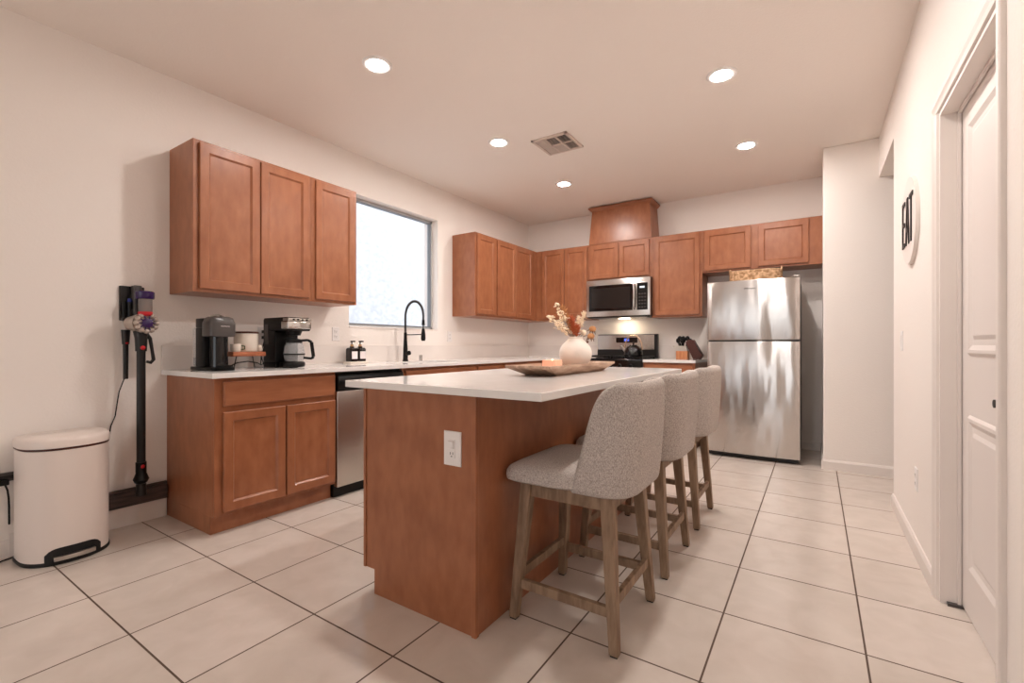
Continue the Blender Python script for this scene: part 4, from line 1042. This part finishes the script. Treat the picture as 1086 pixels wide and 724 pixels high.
tag(MB().tube([(XL+.030, 1.012, .872), (XL+.020, .992, .80), (XL+.015, .985, .74), (XL+.016, .975, .66), (XL+.014, .955, .60), (XL+.022, .945, .54), (XL+.030, .92, .47), (XL+.032, .90, .40), (XL+.044, .88, .25)], .003, 8).build('charging_cord', 'black', smooth=True), 'thin black charging cord hanging from the vacuum dock behind the trash can', 'cord')
va = thing('stick_vacuum', (-3.27, 1.05, .2), 'cordless stick vacuum with purple top and flower-shaped motor on the wall', 'vacuum cleaner')
vx, vy = -3.262, 1.050
MB().tube([(vx, vy, .395), (vx, vy, 1.06)], .0215, 16).build('wand', 'charcoal', va, smooth=True)
MB().tube([(vx, vy, .335), (vx, vy, .395)], .026, 16).build('wand_cuff', 'black', va, smooth=True)
MB().blob((vx+.024, vy, .372), .010, (.7, 1, 1.2)).build('release_button', 'red', va, smooth=True)
MB().lathe([(.016, .268), (.030, .278), (.038, .296), (.030, .318), (.024, .336), (0, .336)], (vx, vy, 0), 20).build('swivel_joint', 'black', va, smooth=True)
MB().tube([(vx, vy, .205), (vx, vy, .270)], [.026, .024], 16).build('wand_tip', 'charcoal', va, smooth=True)
MB().tube([(vx, vy, 1.035), (vx, vy, 1.11), (vx-.005, vy, 1.150)], [.027, .030, .036], 16).build('neck', 'charcoal', va, smooth=True)
MB().blob((vx+.028, vy, 1.055), .013, (.6, 1, 1)).build('release_button', 'red', va, smooth=True)
mz = 1.197
MB().tube([(XL+.08, vy-.02, mz), (vx+.02, vy+.005, mz)], [.040, .058], 24).build('motor_housing', 'silver', va, smooth=True)
b = MB()
fxx = vx+.055
for k in range(12):
    a = 2*pi*k/12
    c_ = Vector((fxx-.012, vy+.012+.047*cos(a), mz+.047*sin(a)))
    b.blob(c_, .0155, (1.2, 1, 1), 2)
b.tube([(vx+.012, vy+.008, mz), (fxx-.006, vy+.012, mz)], [.054, .042], 24)
b.build('cyclones', 'silver', va, smooth=True)
b = MB().lathe([(.026, 0), (.026, .014), (.018, .020), (0, .021)], (fxx-.008, vy+.012, mz), 20, axis='x')
for k in range(10):
    a = 2*pi*k/10; b.bar((fxx+.002, vy+.012+.02*cos(a), mz+.02*sin(a)), (fxx+.0, vy+.012+.042*cos(a), mz+.042*sin(a)), .007, .006)
b.build('filter_cap', 'purple', va, smooth=True)
bx_, by_ = vx+.030, vy+.010
MB().lathe([(.030, 1.255), (.033, 1.262), (.033, 1.335), (0, 1.335)], (bx_, by_, 0), 24).build('dust_bin', 'smoke', va, smooth=True)
MB().lathe([(0, 1.26), (.016, 1.26), (.018, 1.334), (0, 1.334)], (bx_, by_, 0), 20).build('shroud', 'silver', va, smooth=True)
MB().box(bx_-.075, bx_-.034, by_-.035, by_+.030, 1.225, 1.345).build('battery_body', 'charcoal', va, bevel=.01, seg=3)
MB().lathe([(0, 1.3355), (.042, 1.3355), (.046, 1.342), (.046, 1.374), (.040, 1.380), (0, 1.380)], (bx_-.006, by_, 0), 28).build('bin_lid', 'purple', va, smooth=True)
MB().lathe([(.028, 1.238), (.0345, 1.244), (.0345, 1.262), (0, 1.262)], (bx_+.003, by_, 0), 24).build('bin_catch', 'red', va, smooth=True)
b = MB().tube([(vx-.01, vy+.02, 1.145), (vx-.005, vy+.045, 1.11), (vx-.005, vy+.055, 1.04), (vx-.005, vy+.062, .985), (vx-.005, vy+.048, .968), (vx-.005, vy+.028, .975)], [.014, .010, .0085, .010, .010, .008], 10)
b.build('handle', 'charcoal', va, smooth=True)

# ------------------------------------------------------------------ round sign on the right wall
sg = thing('wall_sign', (XR, 3.245, 1.735), 'round white wooden sign with raised black letters on the right wall', 'sign')
sy_, sz_, sr = 3.245, 1.735, .230
MB().lathe([(sr, -.0005), (sr, -.018), (0, -.018)], (XR, sy_, sz_), 64, axis='x').build('disc', 'sign', sg, smooth=True)
LT = .005
def letter(strokes, yc):
    b = MB()
    for (a0, z0_), (a1, z1_), w_ in strokes:
        b.bar((XR-.0185-LT/2, sy_-(yc+a0), sz_+z0_), (XR-.0185-LT/2, sy_-(yc+a1), sz_+z1_), LT, w_, up=(1, 0, 0)) if False else b.bar((XR-.0185-LT/2, sy_-(yc+a0), sz_+z0_), (XR-.0185-LT/2, sy_-(yc+a1), sz_+z1_), w_, LT, up=(-1, 0, 0))
    return b.build('letter', 'ink', sg)
hh = .125; q = .022
letter([((-.035, -hh), (-.035, hh), q), ((-.035, hh-q/2), (.04, hh-q/2), q), ((-.035, 0), (.03, 0), q), ((-.035, -hh+q/2), (.04, -hh+q/2), q)], -.118)
letter([((-.045, -hh), (-.006, hh), q), ((.045, -hh), (.006, hh), q), ((-.03, -.045), (.03, -.045), q)], 0)
letter([((0, -hh), (0, hh), q), ((-.05, hh-q/2), (.05, hh-q/2), q)], .112)
